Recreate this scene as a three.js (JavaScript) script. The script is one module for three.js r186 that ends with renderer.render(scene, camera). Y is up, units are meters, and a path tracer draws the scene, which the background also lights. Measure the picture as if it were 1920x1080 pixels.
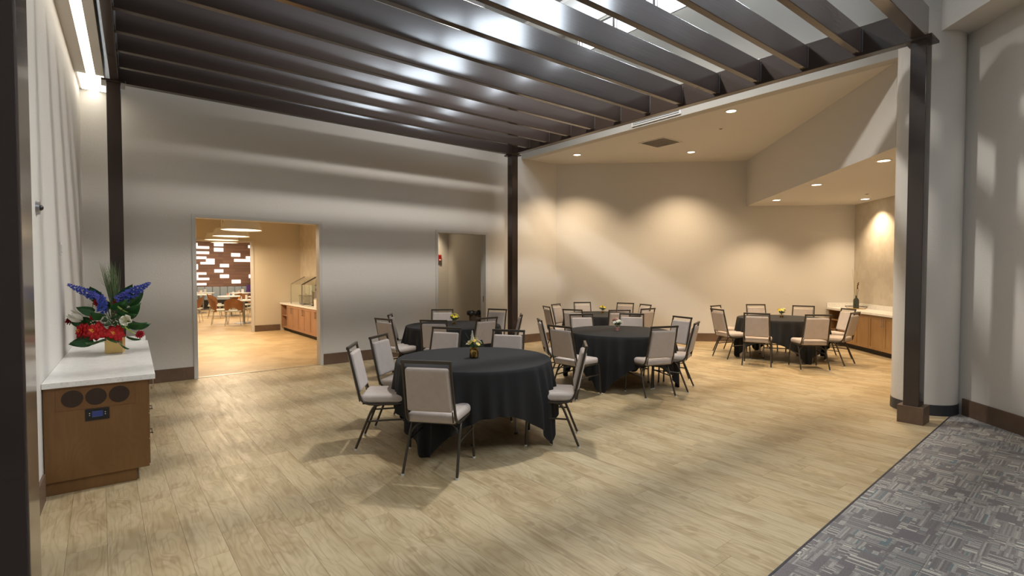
import * as THREE from 'three';
import { RoundedBoxGeometry } from 'three/addons/geometries/RoundedBoxGeometry.js';
import { mergeGeometries } from 'three/addons/utils/BufferGeometryUtils.js';
import { RectAreaLightUniformsLib } from 'three/addons/lights/RectAreaLightUniformsLib.js';
import { MarchingCubes } from 'three/addons/objects/MarchingCubes.js';

// ------------------------------------------------------------------ camera, light, exposure
const scene = new THREE.Scene();
const renderer = new THREE.WebGLRenderer({ antialias: true });
renderer.toneMapping = THREE.LinearToneMapping;
renderer.toneMappingExposure = 0.84;
renderer.shadowMap.enabled = true;
RectAreaLightUniformsLib.init();
scene.background = new THREE.Color(0.75, 0.85, 1.0);

const FOCAL = 968, EYE = new THREE.Vector3(0, 1.6, 0), YAW = THREE.MathUtils.degToRad(38.5), TILT = Math.atan(28 / 968);
const camera = new THREE.PerspectiveCamera(2 * Math.atan(540 / FOCAL) * 180 / Math.PI, 1920 / 1080, 0.05, 200);
camera.position.copy(EYE);
const FWD = new THREE.Vector3(Math.sin(YAW) * Math.cos(TILT), -Math.sin(TILT), -Math.cos(YAW) * Math.cos(TILT));
camera.lookAt(EYE.clone().add(FWD));
const RIGHT = new THREE.Vector3(Math.cos(YAW), 0, Math.sin(YAW)), UPV = new THREE.Vector3().crossVectors(RIGHT, FWD);
// a photo pixel gives a direction; the plane it lies on gives the place
const ray = (px, py) => FWD.clone().multiplyScalar(FOCAL).addScaledVector(RIGHT, px - 960).addScaledVector(UPV, 540 - py);
const onZ = (px, py, z) => { const d = ray(px, py); return EYE.clone().addScaledVector(d, z / d.z); };

const WARM = [1.0, 0.75, 0.48], NEUTRAL = [1.0, 0.955, 0.89], DAY = [0.80, 0.90, 1.0];
const col = (a) => new THREE.Color().setRGB(a[0], a[1], a[2]);
function rectLight(parent, w, h, intensity, color, pos, towards) {
  const l = new THREE.RectAreaLight(col(color), intensity, w, h);
  l.position.set(...pos); parent.add(l); l.lookAt(...towards); l.castShadow = true; return l;
}
// strength of every source in one place
const POWER = { bay: 96, lobby: 10, window: 36, downlight: 29, lowDownlight: 18, cove: 4, pendant: 46, dining: 22, hall: 10 };

// ------------------------------------------------------------------ helpers
let seed = 7;
const rnd = () => { seed = (seed * 1664525 + 1013904223) >>> 0; return seed / 4294967296; };
const rr = (a, b) => a + (b - a) * rnd();
const R = THREE.MathUtils.degToRad;
const taken = {};
function numbered(n) { taken[n] = (taken[n] ?? -1) + 1; return taken[n] ? `${n}_${String(taken[n]).padStart(3, '0')}` : n; }
function cubeUV(g) {
  const p = g.attributes.position, n = g.attributes.normal, uv = new Float32Array(p.count * 2);
  for (let i = 0; i < p.count; i++) {
    const ax = Math.abs(n.getX(i)), ay = Math.abs(n.getY(i)), az = Math.abs(n.getZ(i));
    const x = p.getX(i), y = p.getY(i), z = p.getZ(i);
    const [u, v] = ax >= ay && ax >= az ? [z, y] : ay >= az ? [x, z] : [x, y];
    uv[i * 2] = u; uv[i * 2 + 1] = v;
  }
  g.setAttribute('uv', new THREE.BufferAttribute(uv, 2)); return g;
}
const flat = (g) => (g.index ? g.toNonIndexed() : g);
function mg(list) {
  const a = list.map((g) => { g = flat(g); for (const k of Object.keys(g.attributes)) if (!['position', 'normal', 'uv'].includes(k)) g.deleteAttribute(k); return g; });
  return a.length > 1 ? mergeGeometries(a) : a[0];
}
function bx(w, h, d, x = 0, y = 0, z = 0) { const g = flat(new THREE.BoxGeometry(w, h, d)); cubeUV(g); g.translate(x, y, z); return g; }
function span(x0, x1, y0, y1, z0, z1) { return cubeUV(bx(x1 - x0, y1 - y0, z1 - z0, (x0 + x1) / 2, (y0 + y1) / 2, (z0 + z1) / 2)); }
function rb(w, h, d, r, x = 0, y = 0, z = 0, seg = 2) { const g = new RoundedBoxGeometry(w, h, d, seg, Math.min(r, w / 2.01, h / 2.01, d / 2.01)); cubeUV(g); g.translate(x, y, z); return g; }
function rspan(x0, x1, y0, y1, z0, z1, r = 0.003) { return cubeUV(rb(x1 - x0, y1 - y0, z1 - z0, r, (x0 + x1) / 2, (y0 + y1) / 2, (z0 + z1) / 2, 1)); }
function cyl(r1, r2, h, seg, x = 0, y = 0, z = 0) { const g = new THREE.CylinderGeometry(r1, r2, h, seg); g.translate(x, y, z); return g; }
const V3 = (a) => new THREE.Vector3(...a);
function tube(pts, r, n = 12, rad = 7, closed = false) { return new THREE.TubeGeometry(new THREE.CatmullRomCurve3(pts.map(V3), closed, 'catmullrom', 0.35), n, r, rad, closed); }
function bar(a, b, r, rad = 8) { // straight round bar
  const A = V3(a), B = V3(b), d = B.clone().sub(A), g = new THREE.CylinderGeometry(r, r, d.length(), rad);
  g.applyQuaternion(new THREE.Quaternion().setFromUnitVectors(new THREE.Vector3(0, 1, 0), d.clone().normalize())); g.translate(...A.add(B).multiplyScalar(0.5).toArray()); return g;
}
function lathe(prof, seg = 24) { return new THREE.LatheGeometry(prof.map(([r, y]) => new THREE.Vector2(r, y)), seg); }
function mesh(name, g, m, parent) { const o = new THREE.Mesh(g, m); o.name = name; o.castShadow = o.receiveShadow = true; parent.add(o); return o; }
function tag(o, label, category, group) { o.userData.label = label; o.userData.category = category; if (group) o.userData.group = group; return o; }
function thing(name, label, category, pos = [0, 0, 0], turn = 0, group) {
  const o = new THREE.Group(); o.name = numbered(name); scene.add(o); o.position.set(...pos); o.rotation.y = turn; return tag(o, label, category, group);
}
function solo(name, g, m, label, category, group) { return tag(mesh(numbered(name), g, m, scene), label, category, group); }
function struct(name, g, m, label) { const o = mesh(numbered(name), g, m, scene); o.userData.kind = 'structure'; if (label) o.userData.label = label; return o; }
function structGroup(name, label) { const o = new THREE.Group(); o.name = numbered(name); scene.add(o); o.userData.kind = 'structure'; if (label) o.userData.label = label; return o; }
function dup(o, pos, turn, label, group) {
  const c = o.clone(); c.name = numbered(o.name.replace(/_\d{3}$/, '')); scene.add(c); c.position.set(...pos); c.rotation.set(0, turn, 0);
  c.userData = { ...o.userData }; if (label) c.userData.label = label; if (group) c.userData.group = group; return c;
}

// ------------------------------------------------------------------ noise and textures
const H = new Float32Array(65536); { let s = 12345; for (let i = 0; i < 65536; i++) { s = (s * 1103515245 + 12345) & 0x7fffffff; H[i] = s / 0x7fffffff; } }
const hash = (x, y) => H[((x & 255) << 8) | (y & 255)];
function vn(x, y, px = 256, py = 256) { // tiling value noise
  const xi = Math.floor(x), yi = Math.floor(y), fx = x - xi, fy = y - yi, u = fx * fx * (3 - 2 * fx), v = fy * fy * (3 - 2 * fy);
  const m = (a, n) => ((a % n) + n) % n, x0 = m(xi, px), x1 = m(xi + 1, px), y0 = m(yi, py), y1 = m(yi + 1, py);
  return (hash(x0, y0) * (1 - u) + hash(x1, y0) * u) * (1 - v) + (hash(x0, y1) * (1 - u) + hash(x1, y1) * u) * v;
}
function fbm(x, y, o, px, py) { let a = 0.5, s = 0, t = 0; for (let i = 0; i < o; i++) { s += a * vn(x, y, px, py); t += a; x *= 2; y *= 2; px *= 2; py *= 2; a *= 0.5; } return s / t; }
function tex(w, h, fn, srgb = true, rep = [1, 1]) {
  const d = new Uint8Array(w * h * 4);
  for (let j = 0; j < h; j++) for (let i = 0; i < w; i++) { const c = fn(i / w, j / h, i, j), k = (j * w + i) * 4; d[k] = Math.max(0, Math.min(255, c[0])); d[k + 1] = Math.max(0, Math.min(255, c[1])); d[k + 2] = Math.max(0, Math.min(255, c[2])); d[k + 3] = 255; }
  const t = new THREE.DataTexture(d, w, h); t.magFilter = THREE.LinearFilter; t.minFilter = THREE.LinearMipmapLinearFilter; t.generateMipmaps = true;
  t.wrapS = t.wrapT = THREE.RepeatWrapping; t.repeat.set(...rep); if (srgb) t.colorSpace = THREE.SRGBColorSpace; t.needsUpdate = true; return t;
}
const lerp = (a, b, t) => a + (b - a) * t, mix3 = (a, b, t) => [lerp(a[0], b[0], t), lerp(a[1], b[1], t), lerp(a[2], b[2], t)];
const sm = (a, b, x) => { const t = Math.max(0, Math.min(1, (x - a) / (b - a))); return t * t * (3 - 2 * t); };

// oak-look vinyl: 1.22 m square of grain running along v
const floorTex = tex(1024, 1024, (u, v) => {
  const warp = fbm(u * 10, v * 3, 3, 10, 3), kn = fbm(u * 6, v * 2 + 0.3, 2, 6, 2);
  const ring = Math.sin((u * 46 + warp * 13 + kn * 9) * 2.0 * Math.PI * 0.55);
  const fine = fbm(u * 128, v * 5, 3, 128, 5), patch = fbm(u * 7, v * 4, 3, 7, 4), blot = fbm(u * 20, v * 9, 3, 20, 9);
  let c = mix3([188, 171, 137], [171, 152, 117], sm(0.3, 0.75, patch));
  c = mix3(c, [202, 184, 152], sm(0.52, 0.75, blot) * 0.4);
  c = mix3(c, [140, 116, 82], (ring * 0.5 + 0.5) ** 3 * 0.30 * (0.3 + patch));
  c = mix3(c, [130, 108, 78], sm(0.5, 0.8, fine) * 0.3);
  const k = sm(0.80, 0.90, fbm(u * 9 + 3.3, v * 6 + 1.7, 2, 9, 6)); c = mix3(c, [122, 98, 68], k * 0.3);
  return c;
});
const floorRough = tex(256, 256, (u, v) => { const f = 120 + 60 * fbm(u * 40, v * 6, 3, 40, 6); return [f, f, f]; }, false);
// carpet tiles: 2 m square, block and stripe print
const carpetTex = (() => {
  const N = 1024, blocks = []; seed = 99;
  for (let k = 0; k < 1500; k++) {
    const t = rnd(), w = rr(0.03, 0.11), h = rr(0.02, 0.07), kind = t < 0.36 ? 0 : t < 0.62 ? 1 : t < 0.84 ? 2 : 3;
    blocks.push([rnd(), rnd(), w, h, kind, rnd(), 40 + rnd() * 70]);
  }
  const base = new Float32Array(N * N * 4);
  for (let j = 0; j < N; j++) for (let i = 0; i < N; i++) { const k = (j * N + i) * 4; base[k] = 140; base[k + 1] = 136; base[k + 2] = 133; base[k + 3] = 1; }
  for (const [bu, bv, w, h, kind, q, fr] of blocks) {
    const W = Math.round(w * N), Hh = Math.round(h * N), x0 = Math.round(bu * N), y0 = Math.round(bv * N);
    for (let b = 0; b < Hh; b++) for (let a = 0; a < W; a++) {
      const i = (x0 + a) % N, j = (y0 + b) % N, k = (j * N + i) * 4;
      const st = kind === 0 ? Math.floor(b / 5) : kind === 1 ? Math.floor(a / 5) : kind === 2 ? Math.floor(a / 5) : 0;
      const hh = hash(st * 7 + Math.floor(q * 200), 31 + Math.floor(q * 90));
      let c = kind === 3 ? [118, 112, 112] : mix3([116, 111, 110], [170, 166, 158], hh);
      if (kind === 2) c = hh > 0.6 ? [188, 184, 173] : [122, 116, 115];
      if (hash(st + 17, Math.floor(q * 251)) > 0.97) c = [112, 124, 126];
      base[k] = c[0]; base[k + 1] = c[1]; base[k + 2] = c[2];
    }
  }
  return tex(N, N, (u, v, i, j) => { const k = (j * N + i) * 4, w = ((i + (j & 1)) & 1 ? 0.92 : 1.06) * (0.86 + 0.28 * hash(i, j)); return [base[k] * w, base[k + 1] * w, base[k + 2] * w]; }, true, [0.5, 0.5]);
})();
const woodTex = (a, b, c2, rep) => tex(512, 512, (u, v) => {
  const f = fbm(u * 60, v * 4, 3, 60, 4), p = fbm(u * 6, v * 3, 3, 6, 3), w = Math.sin((u * 22 + fbm(u * 5, v * 2, 3, 5, 2) * 10) * 6.283) * 0.5 + 0.5;
  let c = mix3(a, b, sm(0.25, 0.75, p)); c = mix3(c, c2, f * 0.35 + w * w * 0.14); return c;
}, true, rep);
const bumpTex = (fx, fy, o, rep) => tex(256, 256, (u, v) => { const f = 255 * fbm(u * fx, v * fy, o, fx, fy); return [f, f, f]; }, false, rep);
const weave = tex(128, 128, (u, v, i, j) => { const f = 128 + 70 * Math.sin(i * 0.785) * Math.sin(j * 0.785) + 50 * (hash(i, j) - 0.5); return [f, f, f]; }, false, [26, 26]);
const plasterBump = bumpTex(64, 64, 3, [1.2, 1.2]);
const std = (o) => new THREE.MeshStandardMaterial(o), phy = (o) => new THREE.MeshPhysicalMaterial(o);
const lin = (r, g, b) => new THREE.Color().setRGB(r, g, b);
const M = {};
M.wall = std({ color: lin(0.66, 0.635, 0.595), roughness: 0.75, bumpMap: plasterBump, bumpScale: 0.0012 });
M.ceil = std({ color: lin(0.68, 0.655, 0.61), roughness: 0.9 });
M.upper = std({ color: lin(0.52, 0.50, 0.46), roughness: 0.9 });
M.deck = std({ color: lin(0.03, 0.028, 0.026), roughness: 0.8 });
M.trimwhite = std({ color: lin(0.60, 0.585, 0.56), roughness: 0.5 });
M.base = std({ map: woodTex([116, 94, 76], [104, 83, 67], [88, 69, 55], [0.8, 2]), roughness: 0.5 });
M.rubber = std({ color: lin(0.035, 0.038, 0.046), roughness: 0.45 });
M.slab = std({ color: lin(0.10, 0.085, 0.065), roughness: 0.9 });
const plankTints = [[1, 1, 1], [0.96, 0.96, 0.955], [1.03, 1.02, 1.0], [0.985, 0.965, 0.94], [0.99, 1.0, 1.01]];
M.planks = plankTints.map((t) => std({ map: floorTex, color: lin(...t), roughnessMap: floorRough, roughness: 0.78, bumpMap: floorTex, bumpScale: 0.0006 }));
M.carpet = std({ map: carpetTex, roughness: 0.98, bumpMap: carpetTex, bumpScale: 0.002 });
M.tileFloor = std({ map: tex(512, 512, (u, v) => mix3([205, 182, 142], [180, 153, 112], sm(0.3, 0.7, fbm(u * 8, v * 8, 5, 8, 8)) * 0.7 + 0.3 * fbm(u * 60, v * 60, 2, 60, 60)), true, [0.4, 0.4]), roughness: 0.5 });
M.steel = phy({ color: lin(0.042, 0.0285, 0.0235), roughness: 0.55, specularIntensity: 0.25, clearcoat: 1.0, clearcoatRoughness: 0.13, bumpMap: bumpTex(6, 40, 3, [0.5, 1.5]), bumpScale: 0.0012 });
M.weld = std({ color: lin(0.10, 0.09, 0.085), roughness: 0.4, metalness: 0.4 });
M.cloth = std({ color: lin(0.0085, 0.009, 0.0105), roughness: 0.85, bumpMap: weave, bumpScale: 0.0003 });
M.fabric = std({ map: tex(256, 256, (u, v, i, j) => { const w = 0.93 + 0.1 * hash(i, j) + 0.05 * fbm(u * 8, v * 8, 3, 8, 8); return [184 * w, 173 * w, 166 * w]; }, true, [3, 3]), roughness: 0.92, bumpMap: weave, bumpScale: 0.0005 });
M.bronze = phy({ color: lin(0.045, 0.036, 0.026), metalness: 0.35, roughness: 0.36, clearcoat: 0.3, clearcoatRoughness: 0.3 });
M.glide = std({ color: lin(0.6, 0.6, 0.58), roughness: 0.4 });
M.chrome = std({ color: lin(0.55, 0.55, 0.56), metalness: 1, roughness: 0.22 });
M.greySteel = std({ color: lin(0.30, 0.30, 0.31), metalness: 0.8, roughness: 0.35 });
M.quartz = std({ map: tex(512, 512, (u, v) => { const f = 0.94 + 0.08 * fbm(u * 24, v * 24, 4, 24, 24) - 0.06 * sm(0.68, 0.8, fbm(u * 70, v * 70, 2, 70, 70)); return [240 * f, 238 * f, 234 * f]; }, true, [1, 1]), roughness: 0.28 });
M.walnut = std({ map: woodTex([134, 96, 58], [120, 84, 48], [98, 66, 38], [1, 1]), roughness: 0.5 });
M.walnutDark = std({ map: woodTex([128, 92, 52], [120, 85, 46], [102, 71, 38], [1, 1]), roughness: 0.5 });
M.cabWood = std({ map: woodTex([164, 128, 84], [152, 117, 74], [128, 96, 60], [1, 1]), roughness: 0.5 });
M.buffetWood = std({ map: woodTex([172, 132, 102], [160, 121, 92], [138, 102, 76], [1, 1]), roughness: 0.5 });
M.toe = std({ color: lin(0.02, 0.017, 0.014), roughness: 0.6 });
M.black = std({ color: lin(0.012, 0.012, 0.014), roughness: 0.35 });
M.brass = std({ color: lin(0.62, 0.44, 0.17), metalness: 0.85, roughness: 0.38 });
M.nickel = std({ color: lin(0.5, 0.48, 0.44), metalness: 0.9, roughness: 0.3 });
M.white = std({ color: lin(0.75, 0.74, 0.72), roughness: 0.5 });
M.shade = std({ color: lin(0.86, 0.83, 0.76), roughness: 0.6 });
M.wallpaper = std({ map: tex(512, 512, (u, v) => { const f = fbm(u * 10, v * 10, 4, 10, 10), g = fbm(u * 90, v * 12, 2, 90, 12); const c = mix3([204, 195, 180], [193, 183, 166], sm(0.3, 0.7, f)); return mix3(c, [214, 208, 196], g * 0.3); }, true, [0.7, 0.7]), roughness: 0.8 });
M.glassPane = phy({ color: lin(0.95, 0.98, 0.97), transmission: 1, thickness: 0, roughness: 0.03, ior: 1.5 });
const glow = (c, k) => std({ color: lin(0.8, 0.8, 0.8), emissive: col(c), emissiveIntensity: k, roughness: 0.6 });

// ------------------------------------------------------------------ room shell
const TOP = 7.6, BZ = -9.06;                      // deck height, face of the back wall
function wallShape(x0, x1, y0, y1, holes) {
  const s = new THREE.Shape(); s.moveTo(x0, y0); s.lineTo(x1, y0); s.lineTo(x1, y1); s.lineTo(x0, y1); s.closePath();
  for (const [a, b, c, d] of holes) { const h = new THREE.Path(); h.moveTo(a, c); h.lineTo(a, d); h.lineTo(b, d); h.lineTo(b, c); h.closePath(); s.holes.push(h); }
  return s;
}
function wallWith(x0, x1, y0, y1, holes, t) { const g = new THREE.ExtrudeGeometry(wallShape(x0, x1, y0, y1, holes), { depth: t, bevelEnabled: false }); return cubeUV(flat(g)); }
function prism(pts, y0, y1) { // polygon in plan (x,z)
  const s = new THREE.Shape(); pts.forEach(([x, z], i) => (i ? s.lineTo(x, -z) : s.moveTo(x, -z))); s.closePath();
  const g = new THREE.ExtrudeGeometry(s, { depth: y1 - y0, bevelEnabled: false }); g.rotateX(-Math.PI / 2); g.translate(0, y0, 0); return cubeUV(flat(g));
}
function seg(ax, az, bx_, bz, y0, y1, t, side = 1) { // wall piece between two plan points, thickness to one side
  const L = Math.hypot(bx_ - ax, bz - az), g = bx(L, y1 - y0, t, 0, (y0 + y1) / 2, side * t / 2); cubeUV(g);
  g.rotateY(-Math.atan2(bz - az, bx_ - ax)); g.translate((ax + bx_) / 2, 0, (az + bz) / 2); return g;
}
const D1 = [1.122, 2.955, 0, 2.44], D2 = [5.30, 6.478, 0, 2.42];
{ // outline with the two openings as notches
  const s = new THREE.Shape(), out = [[-0.7, 0], [D1[0], 0], [D1[0], D1[3]], [D1[1], D1[3]], [D1[1], 0], [D2[0], 0], [D2[0], D2[3]], [D2[1], D2[3]], [D2[1], 0], [8.75, 0], [8.75, TOP], [-0.7, TOP]];
  out.forEach(([x, y], i) => (i ? s.lineTo(x, y) : s.moveTo(x, y))); s.closePath();
  const g = cubeUV(flat(new THREE.ExtrudeGeometry(s, { depth: 0.16, bevelEnabled: false }))); g.translate(0, 0, BZ - 0.16); struct('wall_back', g, M.wall);
}
// 45 degree alcove
const A0 = [8.56, BZ], K0 = [13.40, -4.35], dK = [-0.6974, 0.7167], E0 = [K0[0] + dK[0] * 4.2, K0[1] + dK[1] * 4.2];
struct('wall_alcove', seg(A0[0], A0[1], K0[0], K0[1], 0, 4.4, 0.15, -1), M.wall);
struct('wall_wallpaper', seg(K0[0], K0[1], E0[0], E0[1], 0, 4.4, 0.15, -1), M.wallpaper);
struct('wall_alcove_end', seg(E0[0], E0[1], 7.82, -1.62, 0, 4.4, 0.1, -1), M.wall);
struct('ceiling', prism([[7.655, BZ - 0.05], [8.62, BZ - 0.05], [13.5, -4.35], [10.5, -1.25], [7.655, -1.5]], 4.19, 4.38), M.ceil);
struct('ceiling', prism([[11.72, -6.03], [13.5, -4.35], [10.5, -1.25], [7.665, -1.55], [7.665, -2.07]], 3.145, 4.1895), M.wall);
// tall wall over the alcove, with clerestory
const WY = [5.90, 6.38], WZ = [-7.30, -1.96];
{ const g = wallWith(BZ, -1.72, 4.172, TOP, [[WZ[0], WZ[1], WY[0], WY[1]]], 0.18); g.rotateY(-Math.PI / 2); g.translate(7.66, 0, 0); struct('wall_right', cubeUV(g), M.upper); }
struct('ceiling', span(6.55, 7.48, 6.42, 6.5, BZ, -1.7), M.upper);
struct('trim_1', span(6.47, 6.55, 6.42, TOP, BZ, -1.7), M.wall);
{ // clerestory window: frame, mullions, bright panes with the daylight in front of them
  const w = structGroup('window_1'), n = 6, pw = (WZ[1] - WZ[0]) / n;
  mesh('window_frame', mg([span(7.5, 7.62, WY[0], WY[0] + 0.03, WZ[0], WZ[1]), span(7.5, 7.62, WY[1] - 0.04, WY[1], WZ[0], WZ[1])]), M.steel, w);
  for (let k = 0; k <= n; k++) { const z = WZ[0] + k * pw; mesh('mullion', span(7.5, 7.62, WY[0], WY[1], z - 0.025, z + 0.025), M.steel, w); }
  for (let k = 0; k < n; k++) {
    const a = WZ[0] + k * pw + 0.03, b = a + pw - 0.06, c = (a + b) / 2, y = (WY[0] + WY[1]) / 2, h = WY[1] - WY[0] - 0.08;
    mesh('window_pane', span(7.57, 7.58, y - h / 2, y + h / 2, a, b), glow(DAY, 2.2), w);
    rectLight(w, b - a, h, POWER.window, DAY, [7.56, y, c], [0, y, c]);
  }
}
// 45 degree wall on the right, running past the camera, with a dropped bulkhead and unseen high windows
const SW = [7.59, -1.37], sideTurn = Math.atan2(-0.727, -0.686);
{
  const w = structGroup('wall_side'); w.position.set(SW[0], 0, SW[1]); w.rotation.y = sideTurn;
  const holes = [0, 1, 2, 3].map((k) => [1.0 + k * 1.35, 2.2 + k * 1.35, 5.9, 7.0]);
  const g = wallWith(-0.3, 9.7, 0, TOP, holes, 0.2); g.translate(0, 0, -0.2); mesh('wall_panel', g, M.wall, w);
  mesh('bulkhead', span(-0.05, 9.7, 4.26, 5.3, 0, 0.36), M.wall, w);
  const wn = structGroup('window_2'); wn.position.copy(w.position); wn.rotation.y = sideTurn;  // out of view, placed to mirror in the rafters and light the room
  for (const [a, b, c, d] of holes) {
    mesh('window_frame', mg([span(a, b, c, c + 0.04, -0.16, -0.06), span(a, b, d - 0.04, d, -0.16, -0.06), span(a, a + 0.04, c, d, -0.16, -0.06), span(b - 0.04, b, c, d, -0.16, -0.06)]), M.steel, wn);
    mesh('window_pane', span(a + 0.04, b - 0.04, c + 0.04, d - 0.04, -0.13, -0.12), glow(DAY, 2.2), wn);
    const l = new THREE.RectAreaLight(col(DAY), POWER.window, b - a - 0.1, d - c - 0.1); l.position.set((a + b) / 2, (c + d) / 2, -0.1); l.rotation.y = Math.PI; l.castShadow = true; wn.add(l);
  }
}
{ // round column with rubber base
  const c = structGroup('trim_2', 'round white column with dark rubber base'); c.position.set(7.55, 0, -1.71);
  mesh('column', cubeUV(flat(cyl(0.31, 0.31, TOP, 48, 0, TOP / 2, 0))), M.wall, c);
  mesh('rubber_base', cyl(0.316, 0.32, 0.12, 48, 0, 0.06, 0), M.rubber, c);
}
// left wall (very slightly turned), soffit with cove light
const LO = [-0.345, 0, -4.9], LT = -0.0385;
function leftFrame(o) { o.position.set(...LO); o.rotation.y = LT; return o; }
{
  leftFrame(struct('wall_left', span(-0.2, 0, 0, TOP, -4.3, 3.08), M.wall));
  leftFrame(struct('ceiling', mg([span(0, 0.11, 4.07, 4.42, -4.17, 3.05), span(0.20, 0.285, 4.07, 4.42, -4.17, 3.05), span(0.105, 0.205, 4.12, 4.42, -4.17, 3.05)]), M.wall));
  const t = thing('cove_light', 'long linear cove light recessed in the soffit above the white counter', 'light'); leftFrame(t);
  mesh('diffuser', span(0.11, 0.20, 4.075, 4.085, -4.16, 3.0), glow([1, 0.93, 0.80], 5), t);
  mesh('bright_end_patch', span(0.03, 0.28, 4.06, 4.069, -4.12, -3.45), glow([1, 0.93, 0.80], 5), t);  // bright glowing patch under the far end of the soffit
  const l = new THREE.RectAreaLight(col([1, 0.9, 0.74]), POWER.cove, 0.09, 7.1); l.position.set(0.155, 4.055, -0.58); l.rotation.x = -Math.PI / 2; l.castShadow = true; t.add(l);
}
// rest of the lobby, behind and beside the camera
struct('wall_lobby_return', span(-5.2, -0.5, 0, TOP, -2.0, -1.82), M.wall);
struct('wall_lobby_left', span(-5.2, -5, 0, TOP, -1.9, 5.7), M.wall);
struct('wall_front', span(-5.2, 1.6, 0, TOP, 5.5, 5.7), M.wall);
struct('ceiling', span(-5.3, 8.2, TOP, TOP + 0.15, -9.3, 5.8), M.deck);
// floors
struct('floor_slab', mg([span(-5.3, 14, -0.2, -0.012, -9.1, 5.8)]), M.slab);
const edgeZ = (x) => -1.257 - 0.0383 * (x - 2.73);
{
  const f = structGroup('floor', 'pale oak-look plank flooring');
  const PW = 0.184, PL = 1.22, gap = 0.0012; seed = 21;
  const variants = [];
  for (let k = 0; k < 12; k++) {
    const g = bx(PW - gap, 0.012, PL - gap, 0, -0.006, 0), uv = g.attributes.uv, p = g.attributes.position, flip = k >= 6;
    for (let i = 0; i < uv.count; i++) uv.setXY(i, (p.getX(i) + PW / 2) / 1.22 + (k % 6) * 0.163, (flip ? -1 : 1) * p.getZ(i) / 1.22 + 0.5 + k * 0.13);
    variants.push(g);
  }
  const list = [], cw = new THREE.Vector3();
  for (let i = -3; i < 76; i++) {
    const x = (i + 0.5) * PW; let z = -9.1 - rnd() * PL;
    for (; z < -1; z += PL) {
      let z0 = Math.max(z, -9.1), z1 = z + PL; const e = edgeZ(x); const v = Math.floor(rnd() * 12), m = Math.floor(rnd() * 5);
      if (z0 >= e - 0.02) continue; z1 = Math.min(z1, e);
      if (z1 - z0 < 0.03) continue;
      const zc = (z0 + z1) / 2;
      if (x - zc > 18.4 || (x - K0[0]) * -0.7167 + (zc - K0[1]) * -0.6974 < -0.2) continue;
      cw.set(x, 0, zc).sub(EYE); const dz = cw.dot(FWD), sx = cw.dot(RIGHT) / Math.max(dz, 0.05), sy = cw.dot(UPV) / Math.max(dz, 0.05);
      const inView = dz > 0.3 && Math.abs(sx) < 1.06 && Math.abs(sy) < 0.62;
      list.push({ x, zc, len: z1 - z0, v, m, inView, d: cw.length() });
    }
  }
  list.sort((a, b) => (a.inView === b.inView ? a.d - b.d : a.inView ? -1 : 1));
  const rest = [];
  list.forEach((q, i) => {
    const full = Math.abs(q.len - PL) < 0.001; let g = variants[q.v];
    if (!full || i >= 300) { g = g.clone(); g.scale(1, 1, full ? 1 : (q.len - gap) / (PL - gap)); if (!full) { const uv = g.attributes.uv; for (let k = 0; k < uv.count; k++) uv.setY(k, (uv.getY(k) - 0.5) * q.len / PL + 0.5); } }
    if (i < 300) mesh('plank', g, M.planks[q.m], f).position.set(q.x, 0, q.zc);
    else { g.translate(q.x, 0, q.zc); rest.push(g); }
  });
  mesh('plank_field', mg(rest), M.planks[0], f).userData.kind = 'stuff';
  // carpet
  const c = structGroup('floor_carpet', 'grey patterned carpet tiles with block and stripe print'); c.position.set(2.73, 0, -1.257); c.rotation.y = 0.0383;
  for (let i = -2; i < 10; i++) for (let j = 0; j < 3; j++) mesh('carpet_tile', cubeUV(rspan(i * 0.5 + 0.0005, i * 0.5 + 0.4995, -0.011, 0.003, j * 0.5 + 0.012, j * 0.5 + 0.5115, 0.002)), M.carpet, c);
  mesh('carpet_field', mg([span(-7.9, -1, -0.011, 0.002, 0.012, 6.9), span(-1, 5, -0.011, 0.002, 1.512, 6.9)]), M.carpet, c);
  mesh('edge_strip', span(-3, 5, -0.011, 0.004, 0, 0.012), M.rubber, c);
}
// baseboards
const BH = 0.19;
struct('baseboard_back', rspan(-0.17, D1[0] - 0.05, 0, BH, BZ, BZ + 0.016), M.base);
struct('baseboard_back', rspan(D1[1] + 0.05, D2[0] - 0.05, 0, BH, BZ, BZ + 0.016), M.base);
struct('baseboard_back', rspan(D2[1] + 0.05, A0[0], 0, BH, BZ, BZ + 0.016), M.base);
{ const w = structGroup('baseboard_alcove'), n = 3, L = 5.95; for (let k = 0; k < n; k++) { const t0 = k * L / n / 6.75, t1 = (k + 1) * L / n / 6.75 - 0.0006; mesh('baseboard_length', seg(lerp(A0[0], K0[0], t0), lerp(A0[1], K0[1], t0), lerp(A0[0], K0[0], t1), lerp(A0[1], K0[1], t1), 0, BH, 0.016, 1), M.base, w); } }
leftFrame(struct('baseboard_left', rspan(0, 0.016, 0, BH, 0.05, 3.05), M.base));
leftFrame(struct('baseboard_left', rspan(0, 0.016, 0, BH, -4.14, -2.45), M.base));
{ const o = struct('baseboard_right', rspan(0.02, 9.6, 0, BH, 0, 0.018), M.base); o.position.set(SW[0], 0, SW[1]); o.rotation.y = sideTurn; }
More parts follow.
